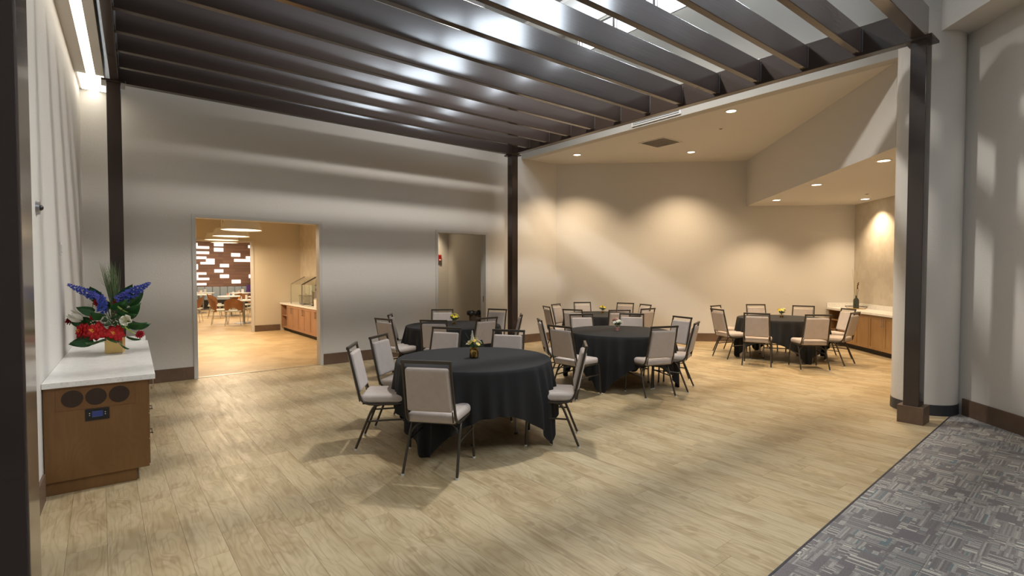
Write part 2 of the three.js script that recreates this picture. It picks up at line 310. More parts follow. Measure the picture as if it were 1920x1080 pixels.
// door openings: painted frames
function doorFrame(n, d, label) {
  const w = structGroup(n, label), f = 0.05, a = BZ - 0.172, b = BZ + 0.014;
  mesh('jamb', rspan(d[0] - f, d[0] + 0.004, 0, d[3] + f, a, b), M.trimwhite, w);
  mesh('jamb', rspan(d[1] - 0.004, d[1] + f, 0, d[3] + f, a, b), M.trimwhite, w);
  mesh('head', rspan(d[0], d[1], d[3] - 0.004, d[3] + f, a, b), M.trimwhite, w);
  return w;
}
doorFrame('door_1', D1, 'wide white framed opening to the buffet room');
{ const w = doorFrame('door_2', D2, 'narrow white framed opening to a hallway'); mesh('strike_plate', rspan(D2[1] - 0.008, D2[1] - 0.004, 0.98, 1.1, BZ - 0.09, BZ - 0.05, 0.001), M.nickel, w); }

// ------------------------------------------------------------------ unseen lamp casting the rafter shadows, and the added lobby fill panel
function highBay(x, z, power, label) {
  const t = thing('unseen_high_bay_light', label, 'light', [x, 7.2, z]);
  mesh('housing', lathe([[0.02, 0.34], [0.07, 0.33], [0.09, 0.2], [0.24, 0.1], [0.245, 0.085], [0.22, 0.09], [0.08, 0.18], [0.02, 0.2]], 32), M.greySteel, t);
  mesh('rod', cyl(0.008, 0.008, 0.28, 8, 0, 0.46, 0), M.greySteel, t);
  mesh('bulb', new THREE.SphereGeometry(0.13, 24, 16), glow(NEUTRAL, 6), t);
  const l = new THREE.SpotLight(col(NEUTRAL), power, 0, R(64), 0.42); l.castShadow = true; l.shadow.radius = 8; l.position.set(0, -0.3, 0); t.add(l); l.target.position.set(0, -1.3, 0); t.add(l.target);
}
highBay(4.5, -4.95, POWER.bay, 'unseen high bay lamp hanging over the middle of the steel pergola');
{ // added fill panel above the camera, brightens carpet, column and right wall
  const t = thing('added_fill_panel', 'added fill light panel out of view over the grey lobby carpet', 'light', [3.3, 4.7, 0.8], -0.78);
  mesh('housing', cubeUV(rb(2.4, 0.06, 1.2, 0.01, 0, 0.035, 0)), M.white, t); mesh('glowing_diffuser', span(-1.15, 1.15, -0.002, 0.004, -0.55, 0.55), glow(NEUTRAL, 2), t);
  for (const s of [-1, 1]) mesh('cable', bar([s, 0.06, 0], [s, TOP - 4.7, 0], 0.003), M.greySteel, t);
  const l = new THREE.RectAreaLight(col([0.95, 0.97, 1.0]), POWER.lobby, 2.3, 1.1); l.position.set(0, -0.01, 0); l.rotation.x = -Math.PI / 2; l.castShadow = true; t.add(l);
}

// ------------------------------------------------------------------ steel pergola
{
  const p = thing('steel_pergola', 'dark brown steel pergola of parallel rafters on four posts', 'pergola');
  function tubeBeam(L, h, w) { return cubeUV(rb(L, h, w, 0.006, L / 2, h / 2, 0, 2)); } // rectangular steel tube along +x, bottom at y 0
  const NL = [-0.115, -1.63], FL = [0.178, -8.45], FR = [6.74, -8.45], NR = [6.815, -1.63];
  const xL = (z) => lerp(NL[0], FL[0], (z - NL[1]) / (FL[1] - NL[1])), xR = (z) => lerp(NR[0], FR[0], (z - NR[1]) / (FR[1] - NR[1]));
  const place = (name, a, b, g) => { const o = mesh(name, g, M.steel, p); o.position.set(a[0], 0, a[1]); o.rotation.y = -Math.atan2(b[1] - a[1], b[0] - a[0]); return o; };
  const len = (a, b) => Math.hypot(b[0] - a[0], b[1] - a[1]);
  const up = (g, y) => { g.translate(0, y, 0); return g; };
  { const a = [-0.115, -1.63], b = [0.178, -8.45]; place('beam', a, b, up(tubeBeam(len(a, b), 0.33, 0.09), 4.05)); }
  place('beam', NR, FR, up(tubeBeam(len(NR, FR), 0.33, 0.12), 4.05));
  place('beam', NL, NR, up(tubeBeam(len(NL, NR), 0.329, 0.12), 4.0505));
  place('beam', FL, FR, up(tubeBeam(len(FL, FR), 0.37, 0.10), 4.049));
  for (let k = 1; k <= 11; k++) { const z = -8.45 + k * 0.5683, a = [xL(z) + 0.047, z], b = [xR(z) - 0.066, z]; place('rafter', a, b, up(tubeBeam(len(a, b), 0.275, 0.075), 4.078)); for (const [e, d] of [[b, -1], [a, 1]]) mesh('end_clip', rspan(e[0] + (d < 0 ? -0.004 : 0), e[0] + (d < 0 ? 0.004 : 0.008), 4.085, 4.345, z + 0.037, z + 0.052, 0.002), M.weld, p); }
  for (const [x, z, wx, wz] of [[-0.24, -1.615, 0.22, 0.23], [0.165, -8.45, 0.15, 0.17], [6.74, -8.45, 0.15, 0.16], [6.815, -1.63, 0.19, 0.14]]) {
    mesh('post', rspan(x - wx / 2, x + wx / 2, 0, 4.05, z - wz / 2, z + wz / 2, 0.006), M.steel, p);
    mesh('cap_plate', rspan(x - wx / 2 - 0.05, x + wx / 2 + 0.05, 4.025, 4.052, z - wz / 2 - 0.05, z + wz / 2 + 0.05, 0.003), M.steel, p);
    mesh('post_base', rspan(x - wx / 2 - 0.022, x + wx / 2 + 0.022, 0, 0.185, z - wz / 2 - 0.045, z + wz / 2 + 0.045, 0.003), M.base, p).userData.label = 'brown wooden box around the post foot';
  }
}

// ------------------------------------------------------------------ recessed lights, vent, sprinklers in the alcove
function downlight(x, z, y, power, label, group) {
  const t = thing('recessed_downlight', label, 'light', [x, y, z], 0, group);
  mesh('trim_ring', lathe([[0.072, -0.001], [0.098, -0.001], [0.1, -0.004], [0.096, -0.008], [0.074, -0.008], [0.072, -0.001]], 32), M.white, t);
  mesh('lens', cyl(0.073, 0.073, 0.003, 28, 0, -0.004, 0), glow([1, 0.86, 0.62], 9), t);
  const l = new THREE.SpotLight(col(WARM), power, 0, R(56), 0.55); l.position.set(0, -0.02, 0); l.castShadow = true; l.shadow.radius = 2; t.add(l); l.target.position.set(0, -1, 0); t.add(l.target);
}
for (const [x, z, w] of [[8.197, -8.018, 'near the back corner'], [9.929, -6.322, 'in front of the tan wall'], [7.926, -4.338, 'close to the pergola beam']]) downlight(x, z, 4.19, POWER.downlight, `round recessed downlight in the high alcove ceiling ${w}`, 'downlights in the high alcove ceiling');
for (const [x, z, w] of [[11.208, -5.102, 'next to the tan wall'], [9.801, -3.782, 'halfway along the bulkhead'], [8.439, -2.408, 'next to the round column'], [12.492, -3.88, 'over the sideboard']]) downlight(x, z, 3.145, POWER.lowDownlight, `round recessed downlight in the dropped ceiling ${w}`, 'downlights in the dropped alcove ceiling');
{
  const t = thing('air_vent', 'square grey air vent grille in the high alcove ceiling', 'vent', [8.72, 4.19, -6.24]);
  mesh('frame', mg([span(-0.3, 0.3, -0.012, 0, -0.3, -0.27), span(-0.3, 0.3, -0.012, 0, 0.27, 0.3), span(-0.3, -0.27, -0.012, 0, -0.27, 0.27), span(0.27, 0.3, -0.012, 0, -0.27, 0.27)]), M.ceil, t);
  mesh('backing', span(-0.27, 0.27, -0.003, 0, -0.27, 0.27), std({ color: lin(0.42, 0.40, 0.37), roughness: 0.9 }), t);
  for (let k = 0; k < 14; k++) { const g = bx(0.54, 0.002, 0.03, 0, 0, 0); g.rotateX(0.6); g.translate(0, -0.009, -0.25 + k * 0.0385); mesh('louver', g, M.ceil, t); }
}
function sprinkler(x, y, z, label) { const t = thing('sprinkler_head', label, 'sprinkler', [x, y, z]); mesh('escutcheon', cyl(0.038, 0.042, 0.006, 20, 0, -0.003, 0), M.ceil, t); mesh('cap', cyl(0.026, 0.026, 0.006, 16, 0, -0.009, 0), M.greySteel, t); }
sprinkler(8.75, 4.19, -4.98, 'small sprinkler cap in the high ceiling beside the dropped bulkhead');
sprinkler(11.75, 3.145, -3.62, 'small sprinkler cap in the dropped ceiling above the sideboard');
{ const t = thing('slot_diffuser', 'narrow white slot air diffuser at the lower edge of the tall wall', 'vent', [7.47, 4.25, -5.45]); mesh('frame', rspan(-0.012, 0.01, -0.045, 0.045, -0.5, 0.5), M.white, t); for (const y of [-0.015, 0.015]) mesh('slot', rspan(-0.0145, -0.011, y - 0.007, y + 0.007, -0.47, 0.47, 0.001), M.greySteel, t); }

// ------------------------------------------------------------------ banquet chairs
function makeChair() {
  const t = new THREE.Group(); t.name = 'banquet_chair'; const r = 0.0115;
  const seatG = new RoundedBoxGeometry(0.44, 0.078, 0.455, 5, 0.034); { const p = seatG.attributes.position; for (let i = 0; i < p.count; i++) { const z = p.getZ(i), x = p.getX(i), k = 0.94 + 0.06 * (z + 0.2) / 0.4; p.setX(i, x * k); const rx = x / 0.22, rz = z / 0.2275, d = Math.max(0, 1 - rx * rx) * Math.max(0, 1 - rz * rz); if (p.getY(i) > 0) p.setY(i, p.getY(i) + 0.016 * d); p.setZ(i, z - 0.05 * Math.abs(rx) ** 4 * Math.max(0, rz) ** 3); } seatG.computeVertexNormals(); cubeUV(seatG); seatG.translate(0, 0.452, 0.015); }
  mesh('seat', seatG, M.fabric, t);
  const bkG = new RoundedBoxGeometry(0.352, 0.362, 0.05, 5, 0.022); { const p = bkG.attributes.position; for (let i = 0; i < p.count; i++) { const x = p.getX(i) / 0.176, y = p.getY(i) / 0.186; if (p.getZ(i) > 0) p.setZ(i, p.getZ(i) + 0.014 * Math.max(0, 1 - x * x) * Math.max(0, 1 - y * y)); p.setX(i, p.getX(i) * (1.03 - 0.03 * y)); } bkG.computeVertexNormals(); cubeUV(bkG); bkG.rotateX(-0.222); bkG.translate(0, 0.693, -0.263); }
  mesh('backrest', bkG, M.fabric, t);
  const flatten = (g) => g;
  for (const s of [-1, 1]) {
    mesh('upright', tube([[s * 0.192, 0.925, -0.318], [s * 0.196, 0.75, -0.277], [s * 0.2, 0.56, -0.233], [s * 0.203, 0.47, -0.208], [s * 0.204, 0.425, -0.17], [s * 0.206, 0.408, -0.11], [s * 0.208, 0.408, 0.05], [s * 0.208, 0.412, 0.19]], r, 34, 8), M.bronze, t);
    const fl = mesh('leg', tube([[s * 0.208, 0.412, 0.185], [s * 0.2095, 0.395, 0.215], [s * 0.214, 0.3, 0.226], [s * 0.224, 0.012, 0.238]], r, 14, 8), M.bronze, t);
    mesh('glide', cyl(0.0125, 0.0145, 0.014, 12, s * 0.2245, 0.007, 0.2385), M.glide, fl);
    const rl = mesh('leg', tube([[s * 0.2, 0.405, -0.02], [s * 0.203, 0.392, -0.075], [s * 0.208, 0.33, -0.118], [s * 0.224, 0.012, -0.247]], r, 16, 8), M.bronze, t);
    mesh('glide', cyl(0.0125, 0.0145, 0.014, 12, s * 0.2245, 0.007, -0.2485), M.glide, rl);
    mesh('stretcher', tube([[s * 0.212, 0.255, -0.148], [s * 0.211, 0.262, 0.03], [s * 0.2155, 0.268, 0.228]], 0.0085, 10, 6), M.bronze, t);
    mesh('lower_strut', bar([s * 0.185, 0.43, -0.245 + 0.03], [s * 0.185, 0.52, -0.236], 0.006), M.bronze, t);
  }
  mesh('top_rail', cubeUV(rb(0.41, 0.027, 0.026, 0.006, 0, 0.9185, -0.3175)), M.bronze, t);
  mesh('brace', tube([[-0.21, 0.30, -0.128], [-0.15, 0.375, -0.09], [0, 0.392, -0.075], [0.15, 0.375, -0.09], [0.21, 0.30, -0.128]], 0.0085, 18, 6), M.bronze, t);
  mesh('seat_pan', cubeUV(rb(0.4, 0.012, 0.40, 0.004, 0, 0.413, 0.01)), M.black, t);
  return t;
}
const chair0 = makeChair();
const tables = {
  T1: { c: [2.914, -4.274], turn: -0.34, chairs: [[2.173, -3.69, 2.271], [2.102, -4.551, 0.994], [2.538, -5.012, 0.682], [3.063, -5.33, -1.033], [3.5, -4.629, -0.999], [3.375, -3.623, -2.341]], short: 'yellow daisy table' },
  T2: { c: [4.5, -7.2], turn: 0.5, chairs: [[3.556, -7.205, 1.787], [3.947, -7.664, 0.981], [4.783, -8.017, -0.528], [3.939, -6.671, 2.304], [4.547, -6.653, -3.109], [5.512, -7.61, -1.168], [5.131, -6.71, -2.213]], short: 'table by hallway opening' },
  T3: { c: [5.95, -4.95], turn: -0.366, chairs: [[5.242, -5.439, 0.99], [4.872, -4.775, 1.64], [6.023, -5.64, -0.469], [6.626, -5.308, -1.032], [5.663, -4.189, 2.806], [6.695, -4.658, -1.808], [6.202, -4.208, -2.733]], short: 'pink flower table' },
  T4: { c: [8.13, -7.24], turn: 0.35, chairs: [[7.339, -7.619, 1.177], [7.822, -7.872, 0.333], [8.534, -8.056, -0.548], [8.957, -7.433, -1.279], [8.842, -6.981, -1.886], [7.111, -6.87, 1.898], [7.565, -6.386, 2.52], [8.13, -6.363, 3.086]], short: 'table by the tan wall' },
  T5: { c: [10.1, -4.48], turn: 0.166, chairs: [[9.288, -5.02, 1.121], [9.987, -5.429, 0.032], [10.797, -5.181, -0.73], [11.022, -4.504, -1.326], [8.91, -4.342, 1.966], [9.284, -3.657, 2.35], [10.762, -3.849, -2.217], [10.09, -3.558, 3.127]], short: 'table by the sideboard' },
};
const marks = { 'flower counter': [0.1, -6.2], 'buffet opening': [2, BZ], 'hallway opening': [5.9, BZ], 'back corner post': [6.74, -8.45], 'tan alcove wall': [10.5, -7.2], 'wooden sideboard': [12, -3.4], 'round column': [7.55, -1.7], 'near left post': [-0.24, -1.6], 'pink flower table': [5.95, -4.95], 'yellow daisy table': [2.914, -4.274] };
{
  let first = true;
  for (const q of Object.values(tables)) {
    const free = Object.entries(marks).filter(([n, p]) => Math.hypot(p[0] - q.c[0], p[1] - q.c[1]) > 1).map(([n, p]) => [n, Math.atan2(p[1] - q.c[1], p[0] - q.c[0])]); free.push(['grey carpet', Math.PI / 2]);
    const pairs = []; q.chairs.forEach(([x, z], i) => { const b = Math.atan2(z - q.c[1], x - q.c[0]); free.forEach(([n, a], k) => { const d = Math.abs(Math.atan2(Math.sin(a - b), Math.cos(a - b))); pairs.push([d, i, k]); }); });
    pairs.sort((a, b) => a[0] - b[0]); const side = {}, used = {}; for (const [d, i, k] of pairs) if (!(i in side) && !used[k]) { side[i] = free[k][0]; used[k] = 1; }
    q.chairs.forEach(([x, z, a], i) => {
      const label = `grey banquet chair on the ${side[i]} side of the ${q.short}`, group = `chairs around the ${q.short}`;
      if (first) { first = false; chair0.name = numbered('banquet_chair'); scene.add(chair0); chair0.position.set(x, 0, z); chair0.rotation.y = a; tag(chair0, label, 'chair', group); } else dup(chair0, [x, 0, z], a, label, group);
    });
  }
}

// ------------------------------------------------------------------ round folding tables and their cloths
function makeTable() {
  const t = new THREE.Group(); t.name = 'folding_table';
  mesh('tabletop', lathe([[0.001, 0.728], [0.755, 0.728], [0.762, 0.732], [0.762, 0.744], [0.755, 0.748], [0.001, 0.748]], 64), M.greySteel, t);
  for (const s of [-1, 1]) for (const q of [-1, 1]) {
    const l = mesh('leg', tube([[s * 0.34, 0.725, q * 0.30], [s * 0.36, 0.62, q * 0.30], [s * 0.30, 0.52, q * 0.31], [s * 0.27, 0.40, q * 0.32], [s * 0.27, 0.012, q * 0.33]], 0.0125, 22, 8), M.greySteel, t);
    mesh('foot_cap', cyl(0.015, 0.017, 0.02, 12, s * 0.27, 0.01, q * 0.33), M.black, l);
  }
  for (const s of [-1, 1]) { mesh('crossbar', bar([s * 0.27, 0.2, -0.325], [s * 0.27, 0.2, 0.325], 0.01), M.greySteel, t); mesh('brace', bar([s * 0.27, 0.4, 0], [s * 0.05, 0.725, 0], 0.008), M.greySteel, t); }
  return t;
}
function clothGeo(sd) { // square cloth on a round top: four long corners, folds between
  seed = sd; const a = 1.155, rt = 0.767, N = 288, ring = [0, 0.3, 0.6, 0.72, 0.752, 0.7655], K = 16, pos = [], idx = [];
  const ph = [rr(0, 6.28), rr(0, 6.28), rr(0, 6.28)], n1 = 12 + Math.floor(rnd() * 3), n2 = 19 + Math.floor(rnd() * 4);
  const rows = ring.length + K, pleats = [];
  for (let c = 0; c < 4; c++) { const tc = Math.PI / 4 + c * Math.PI / 2; for (const o of [-0.30, -0.11, 0.10, 0.28]) pleats.push([tc + o + rr(-0.03, 0.03), rr(0.045, 0.07), rr(0.05, 0.085)]); for (const o of [0.52, 0.68, 0.86, 1.02]) pleats.push([tc + o + rr(-0.04, 0.04), rr(0.045, 0.075), rr(0.03, 0.06)]); }
  for (let j = 0; j < rows; j++) for (let i = 0; i < N; i++) {
    const th = i / N * 2 * Math.PI;
    if (j < ring.length) { const r = ring[j] * 1.002, dr = j === ring.length - 1 ? 0.006 : j === ring.length - 2 ? 0.0015 : 0; pos.push(r * Math.cos(th), 0.7525 - dr, r * Math.sin(th)); continue; }
    const q = (((th + Math.PI / 4) % (Math.PI / 2)) + Math.PI / 2) % (Math.PI / 2) - Math.PI / 4; // 0 at the middle of a side
    let edge = a / Math.cos(q); edge -= 0.02 * Math.max(0, Math.abs(q) - 0.6);
    const drop = edge - rt, t = (j - ring.length + 1) / K, s = drop * t, corner = Math.max(0, (Math.abs(q) - 0.42) / 0.365);
    const amp = Math.min(1, s / 0.34);
    let fold = 0; for (const [pt, pw, pa] of pleats) { let dd = th - pt; dd = Math.atan2(Math.sin(dd), Math.cos(dd)) / pw; fold += pa * Math.exp(-dd * dd); }
    fold += 0.006 * Math.sin(n2 * th + ph[1]);
    const r = rt + 0.006 + amp * fold + 0.012 * t + corner * 0.02 * t;
    let y = 0.745 - s * 0.985; if (y < 0.006) { y = 0.006; }
    // corner cloth gathers towards the corner line as it falls
    const g = th + (q > 0 ? 1 : -1) * corner * 0.10 * t * (Math.PI / 4 - Math.abs(q)) * 3.0;
    pos.push(r * Math.cos(g), y, r * Math.sin(g));
  }
  for (let j = 0; j < rows - 1; j++) for (let i = 0; i < N; i++) { const k = (i + 1) % N, p = j * N + i, q = j * N + k, u = p + N, v = q + N; idx.push(p, q, u, q, v, u); }
  const g = new THREE.BufferGeometry(); g.setAttribute('position', new THREE.Float32BufferAttribute(pos, 3)); g.setIndex(idx); g.computeVertexNormals();
  return cubeUV(g);
}
const clothLabels = {
  T1: 'black cloth on the round table with a gold jar of yellow daisies', T2: 'black cloth on the round table before the narrow hallway opening',
  T3: 'black cloth on the round table with white and pink flowers', T4: 'black cloth on the round table deep in the alcove by the tan wall', T5: 'black cloth on the round table next to the wooden sideboard',
};
{
  let t0, k = 0; const g = [clothGeo(5), clothGeo(11), clothGeo(23)];
  for (const [n, q] of Object.entries(tables)) {
    const pos = [q.c[0], 0, q.c[1]], label = `round folding table with metal legs under the cloth of the ${q.short}`;
    if (!t0) { t0 = makeTable(); t0.name = numbered('folding_table'); scene.add(t0); t0.position.set(...pos); t0.rotation.y = q.turn + 0.4; tag(t0, label, 'table', 'round folding tables'); } else dup(t0, pos, q.turn + 0.4, label, 'round folding tables');
    const c = solo('tablecloth', g[k++ % 3], M.cloth, clothLabels[n], 'tablecloth', 'black tablecloths'); c.position.set(...pos); c.rotation.y = q.turn;
  }
}

// ------------------------------------------------------------------ flowers
const petalMat = (r, g, b) => std({ color: lin(r, g, b), roughness: 0.65, side: THREE.DoubleSide });
const F = { red: petalMat(0.52, 0.006, 0.010), redDark: petalMat(0.36, 0.004, 0.012), orange: petalMat(0.85, 0.30, 0.05), white: petalMat(0.80, 0.78, 0.66), blue: petalMat(0.07, 0.11, 0.50), blueLight: petalMat(0.17, 0.18, 0.66), yellow: petalMat(0.78, 0.62, 0.06), paleYellow: petalMat(0.75, 0.72, 0.25), pink: petalMat(0.66, 0.30, 0.26), leaf: std({ map: tex(128, 128, (u, v) => { const m = Math.abs(u - 0.5), rib = Math.abs(((v * 9 + m * 5) % 1) - 0.5) < 0.07 || m < 0.025 ? 1 : 0, n = fbm(u * 8, v * 8, 3, 8, 8); return mix3([28, 66 + 26 * n, 34], [104, 142, 78], rib * 0.5); }), roughness: 0.42, side: THREE.DoubleSide }), leafDark: petalMat(0.012, 0.05, 0.018), stem: petalMat(0.06, 0.13, 0.03), grass: petalMat(0.13, 0.19, 0.08), lime: petalMat(0.35, 0.48, 0.10), wood: std({ color: lin(0.12, 0.05, 0.025), roughness: 0.8 }), straw: petalMat(0.50, 0.40, 0.17) };
function leafG(len, wid, bend, nose = 1.6, cup = 0.18) { // along +y, facing +z
  const nx = 4, ny = 7, g = new THREE.PlaneGeometry(1, 1, nx, ny), p = g.attributes.position;
  for (let i = 0; i < p.count; i++) { const u = p.getX(i), t = p.getY(i) + 0.5, w = Math.sin(Math.PI * Math.min(1, t * 0.94 + 0.06) ** (1 / nose)) ** 0.8 * wid; const a = bend * t; p.setXYZ(i, u * w, len * (Math.abs(bend) > 1e-3 ? Math.sin(a) / bend : t), -len * (Math.abs(bend) > 1e-3 ? (1 - Math.cos(a)) / bend : 0) + cup * wid * (4 * u * u)); }
  g.computeVertexNormals(); return g;
}
function turnG(g, rx, ry, rz, x = 0, y = 0, z = 0) { g.applyMatrix4(new THREE.Matrix4().makeRotationFromEuler(new THREE.Euler(rx, ry, rz, 'YXZ'))); g.translate(x, y, z); return g; }
function rosette(layers) { // petals round +y: [count, length, width, opening angle, bend, height]
  const out = []; for (const [n, l, w, open, bend, y] of layers) for (let k = 0; k < n; k++) { const g = leafG(l * rr(0.9, 1.1), w, bend, 1.1, 0.25); out.push(turnG(turnG(g, open + rr(-0.08, 0.08), 0, 0), 0, k / n * 6.283 + y * 50 + rr(-0.1, 0.1), 0, 0, y, 0)); } return mg(out);
}
function aim(o, x, y, z, dir) { o.position.set(x, y, z); o.quaternion.setFromUnitVectors(new THREE.Vector3(0, 1, 0), new THREE.Vector3(...dir).normalize()); return o; }
const G = {};
seed = 31;
G.peony = rosette([[8, 0.075, 0.055, 1.25, -0.9, 0], [8, 0.065, 0.05, 0.95, -0.9, 0.008], [7, 0.05, 0.042, 0.65, -0.9, 0.014], [6, 0.036, 0.032, 0.4, -0.8, 0.02]]);
G.heart = mg([...Array(14)].map(() => { const g = new THREE.SphereGeometry(0.006, 6, 5); g.translate(rr(-0.016, 0.016), rr(0.03, 0.046), rr(-0.016, 0.016)); return g; }));
G.carnation = rosette([[12, 0.042, 0.024, 1.2, -0.5, 0], [11, 0.04, 0.022, 0.85, -0.5, 0.006], [9, 0.036, 0.02, 0.5, -0.4, 0.01], [7, 0.03, 0.018, 0.25, -0.3, 0.012]]);
G.lily = rosette([[6, 0.135, 0.052, 0.8, 1.0, 0]]);
G.daisy = rosette([[13, 0.026, 0.008, 1.35, 0.2, 0]]);
G.bud = rosette([[6, 0.022, 0.016, 0.9, -0.9, 0], [5, 0.017, 0.014, 0.5, -0.8, 0.004]]);
G.disc = (() => { const g = new THREE.SphereGeometry(0.0075, 10, 6); g.scale(1, 0.5, 1); g.translate(0, 0.003, 0); return g; })();
function spikeG(len, r, bend) { const a = [], n = 58; for (let k = 0; k < n; k++) { const t = k / n, s = r * (1.12 - t) * rr(0.5, 1.25), an = k * 2.4, x = Math.cos(an) * s, z = Math.sin(an) * s, fs = 0.43 * r * (1.25 - t * 0.75); for (let q = 0; q < 4; q++) { const g = leafG(fs * 1.5, fs * 1.15, 0.6, 1.1, 0.2); turnG(g, 0.9, q * 1.57 + k, 0); g.applyQuaternion(new THREE.Quaternion().setFromUnitVectors(new THREE.Vector3(0, 1, 0), new THREE.Vector3(x, s * 0.5, z).normalize())); g.translate(x + bend * t * t, t * len, z); a.push(g); } } return mg(a); }
{ // large arrangement on the white counter; local x runs along the camera's right, z towards the room
  const t = thing('flower_arrangement', 'tall arrangement of red, white and blue flowers with leaves in a gold cube vase', 'flowers', [0.095, 0.822, -6.38], Math.PI - (Math.PI - 0) + -R(38.5) + R(8));
  const u = 0.00562, X = (px) => (px - 214) * u, Yp = (py) => (662 - py) * u; seed = 77;
  const v = mesh('vase', rb(0.14, 0.145, 0.14, 0.004, 0, 0.0725, 0), M.brass, t); v.rotation.y = 0.35; v.userData.label = 'gold cube vase';
  mesh('foam', rb(0.12, 0.02, 0.12, 0.005, 0, 0.148, 0), F.leafDark, t);
  const put = (name, g, m, px, py, z, dir, parent = t) => aim(mesh(name, g, m, parent), X(px), Yp(py), z, dir);
  for (const [px, py, z, d, s] of [[199, 622, 0.14, [-0.15, 0.25, 1], 1.25], [227, 626, 0.13, [0.25, 0.2, 1], 1.1], [175, 622, 0.10, [-0.6, 0.2, 0.9], 1.15]]) { const b = put('peony', G.peony, F.red, px, py, z, d); b.scale.setScalar(s); mesh('flower_heart', G.heart, F.orange, b); }
  for (const [px, py, z, d] of [[152, 606, 0.06, [-1, 0.3, 0.5]], [195, 575, 0.06, [-0.2, 0.6, 0.8]], [258, 630, 0.05, [0.8, -0.2, 0.6]], [219, 577, 0.0, [0.2, 0.7, 0.7]], [190, 600, 0.07, [-0.2, 0.5, 0.8]]]) put('carnation', G.carnation, F.redDark, px, py, z, d);
  for (const [px, py, z, d] of [[246, 606, 0.13, [0.35, 0.25, 1]], [170, 604, 0.08, [-0.5, 0.6, 0.5]]]) { const b = put('lily', G.lily, F.white, px, py, z, d); mesh('stamen', mg([...Array(5)].map((_, k) => bar([0, 0.005, 0], [Math.cos(k * 1.26) * 0.018, 0.065, Math.sin(k * 1.26) * 0.018], 0.0016, 5))), F.paleYellow, b); }
  const sp = [spikeG(0.28, 0.038, 0.02), spikeG(0.26, 0.042, -0.02)];
  for (const [px, py, z, d, m, i] of [[192, 565, 0.03, [-1, 0.42, 0.1], F.blue, 0], [236, 563, 0.03, [1, 0.46, 0.1], F.blue, 1], [203, 588, 0.09, [0.35, 0.75, 0.4], F.blue, 1], [203, 570, 0.05, [-0.9, 0.55, 0.2], F.blueLight, 0], [224, 568, 0.05, [0.9, 0.5, 0.2], F.blueLight, 1], [205, 575, 0.09, [0.1, 0.6, 0.7], F.blueLight, 1]]) { const b = put('delphinium_spike', sp[i], m, px, py, z, d); if (m === F.blueLight) b.scale.setScalar(0.62); else if (z === 0.09) b.scale.setScalar(0.72); }
  for (const [px, py, z, d, len, wid, roll] of [[205, 636, 0.10, [-0.3, -0.35, 1], 0.17, 0.13, 0], [186, 636, 0.07, [-1, -0.35, 0.7], 0.19, 0.12, 0.4], [232, 596, 0.06, [1, 0.35, 0.5], 0.25, 0.15, 0.5], [240, 612, 0.05, [1, -0.1, 0.5], 0.22, 0.12, 0.3], [236, 580, 0.0, [1, 0.75, 0.1], 0.2, 0.10, 0.8], [228, 640, 0.08, [0.75, -0.75, 0.6], 0.16, 0.075, 0], [205, 585, -0.03, [-0.9, 0.6, 0.1], 0.2, 0.10, 0.2], [180, 606, 0.02, [-1, 0.15, 0.2], 0.16, 0.07, 0.1], [214, 605, 0.08, [0.1, 0.2, 1], 0.1, 0.1, 0], [236, 632, 0.04, [1, -0.5, 0.3], 0.15, 0.07, 0.6], [195, 612, 0.05, [-0.4, 0.3, 0.8], 0.12, 0.1, 0.2], [224, 602, 0.07, [0.5, 0.2, 0.9], 0.12, 0.1, 0.2], [215, 590, -0.06, [0.1, 0.6, -0.8], 0.2, 0.13, 0], [200, 620, -0.05, [-0.6, 0, -0.9], 0.18, 0.12, 0], [225, 588, 0.08, [0.8, 0.5, 0.6], 0.2, 0.13, 0.2], [236, 600, 0.1, [0.9, 0.15, 0.6], 0.18, 0.12, -0.3], [250, 612, 0.06, [1, -0.15, 0.2], 0.16, 0.11, 0.5], [190, 590, 0.07, [-0.9, 0.3, 0.6], 0.15, 0.1, 0.2], [176, 612, 0.06, [-1, 0.2, 0.5], 0.13, 0.08, 0.3], [222, 632, 0.12, [0.5, -0.5, 0.8], 0.14, 0.1, 0], [190, 634, 0.11, [-0.7, -0.4, 0.9], 0.17, 0.13, 0.2], [205, 598, 0.09, [-0.3, 0.3, 1], 0.13, 0.11, 0.3], [218, 612, 0.09, [0.3, 0.1, 1], 0.13, 0.11, 0.1], [196, 572, 0.03, [-0.5, 0.9, 0.3], 0.17, 0.11, 0.2], [228, 572, 0.03, [0.7, 0.9, 0.2], 0.2, 0.12, 0.4], [212, 618, -0.02, [0.9, 0.2, -0.5], 0.2, 0.13, 0]]) {
    const o = mesh('leaf', leafG(len, wid, 0.55), F.leaf, t); aim(o, X(px), Yp(py), z, d); o.rotateY(roll);
  }
  for (const [px, py] of [[238, 585], [250, 622]]) { const o = mesh('pale_leaf', leafG(0.14, 0.035, 0.4), F.lime, t); aim(o, X(px - 8), Yp(py - 8), 0.12, [0.8, -0.7, 0.4]); }
  const blades = []; for (let k = 0; k < 90; k++) { const dense = k < 62, len = dense ? rr(0.34, 0.5) : rr(0.36, 0.52), a0 = dense ? rr(-0.24, 0.06) : rr(-0.02, 0.3), g = leafG(len, dense ? 0.006 : 0.005, dense ? rr(-0.15, 0.1) : rr(0.5, 1.3), 1.3, 0); turnG(g, 0, dense ? rr(-1, 1) : Math.PI / 2 + rr(-0.6, 0.6), 0); turnG(g, rr(-0.12, 0.12), 0, -a0); g.translate(rr(-0.02, 0.03), 0.42, rr(-0.03, 0.02)); blades.push(g); }
  mesh('grass_tuft', mg(blades), F.grass, t).userData.kind = 'stuff';
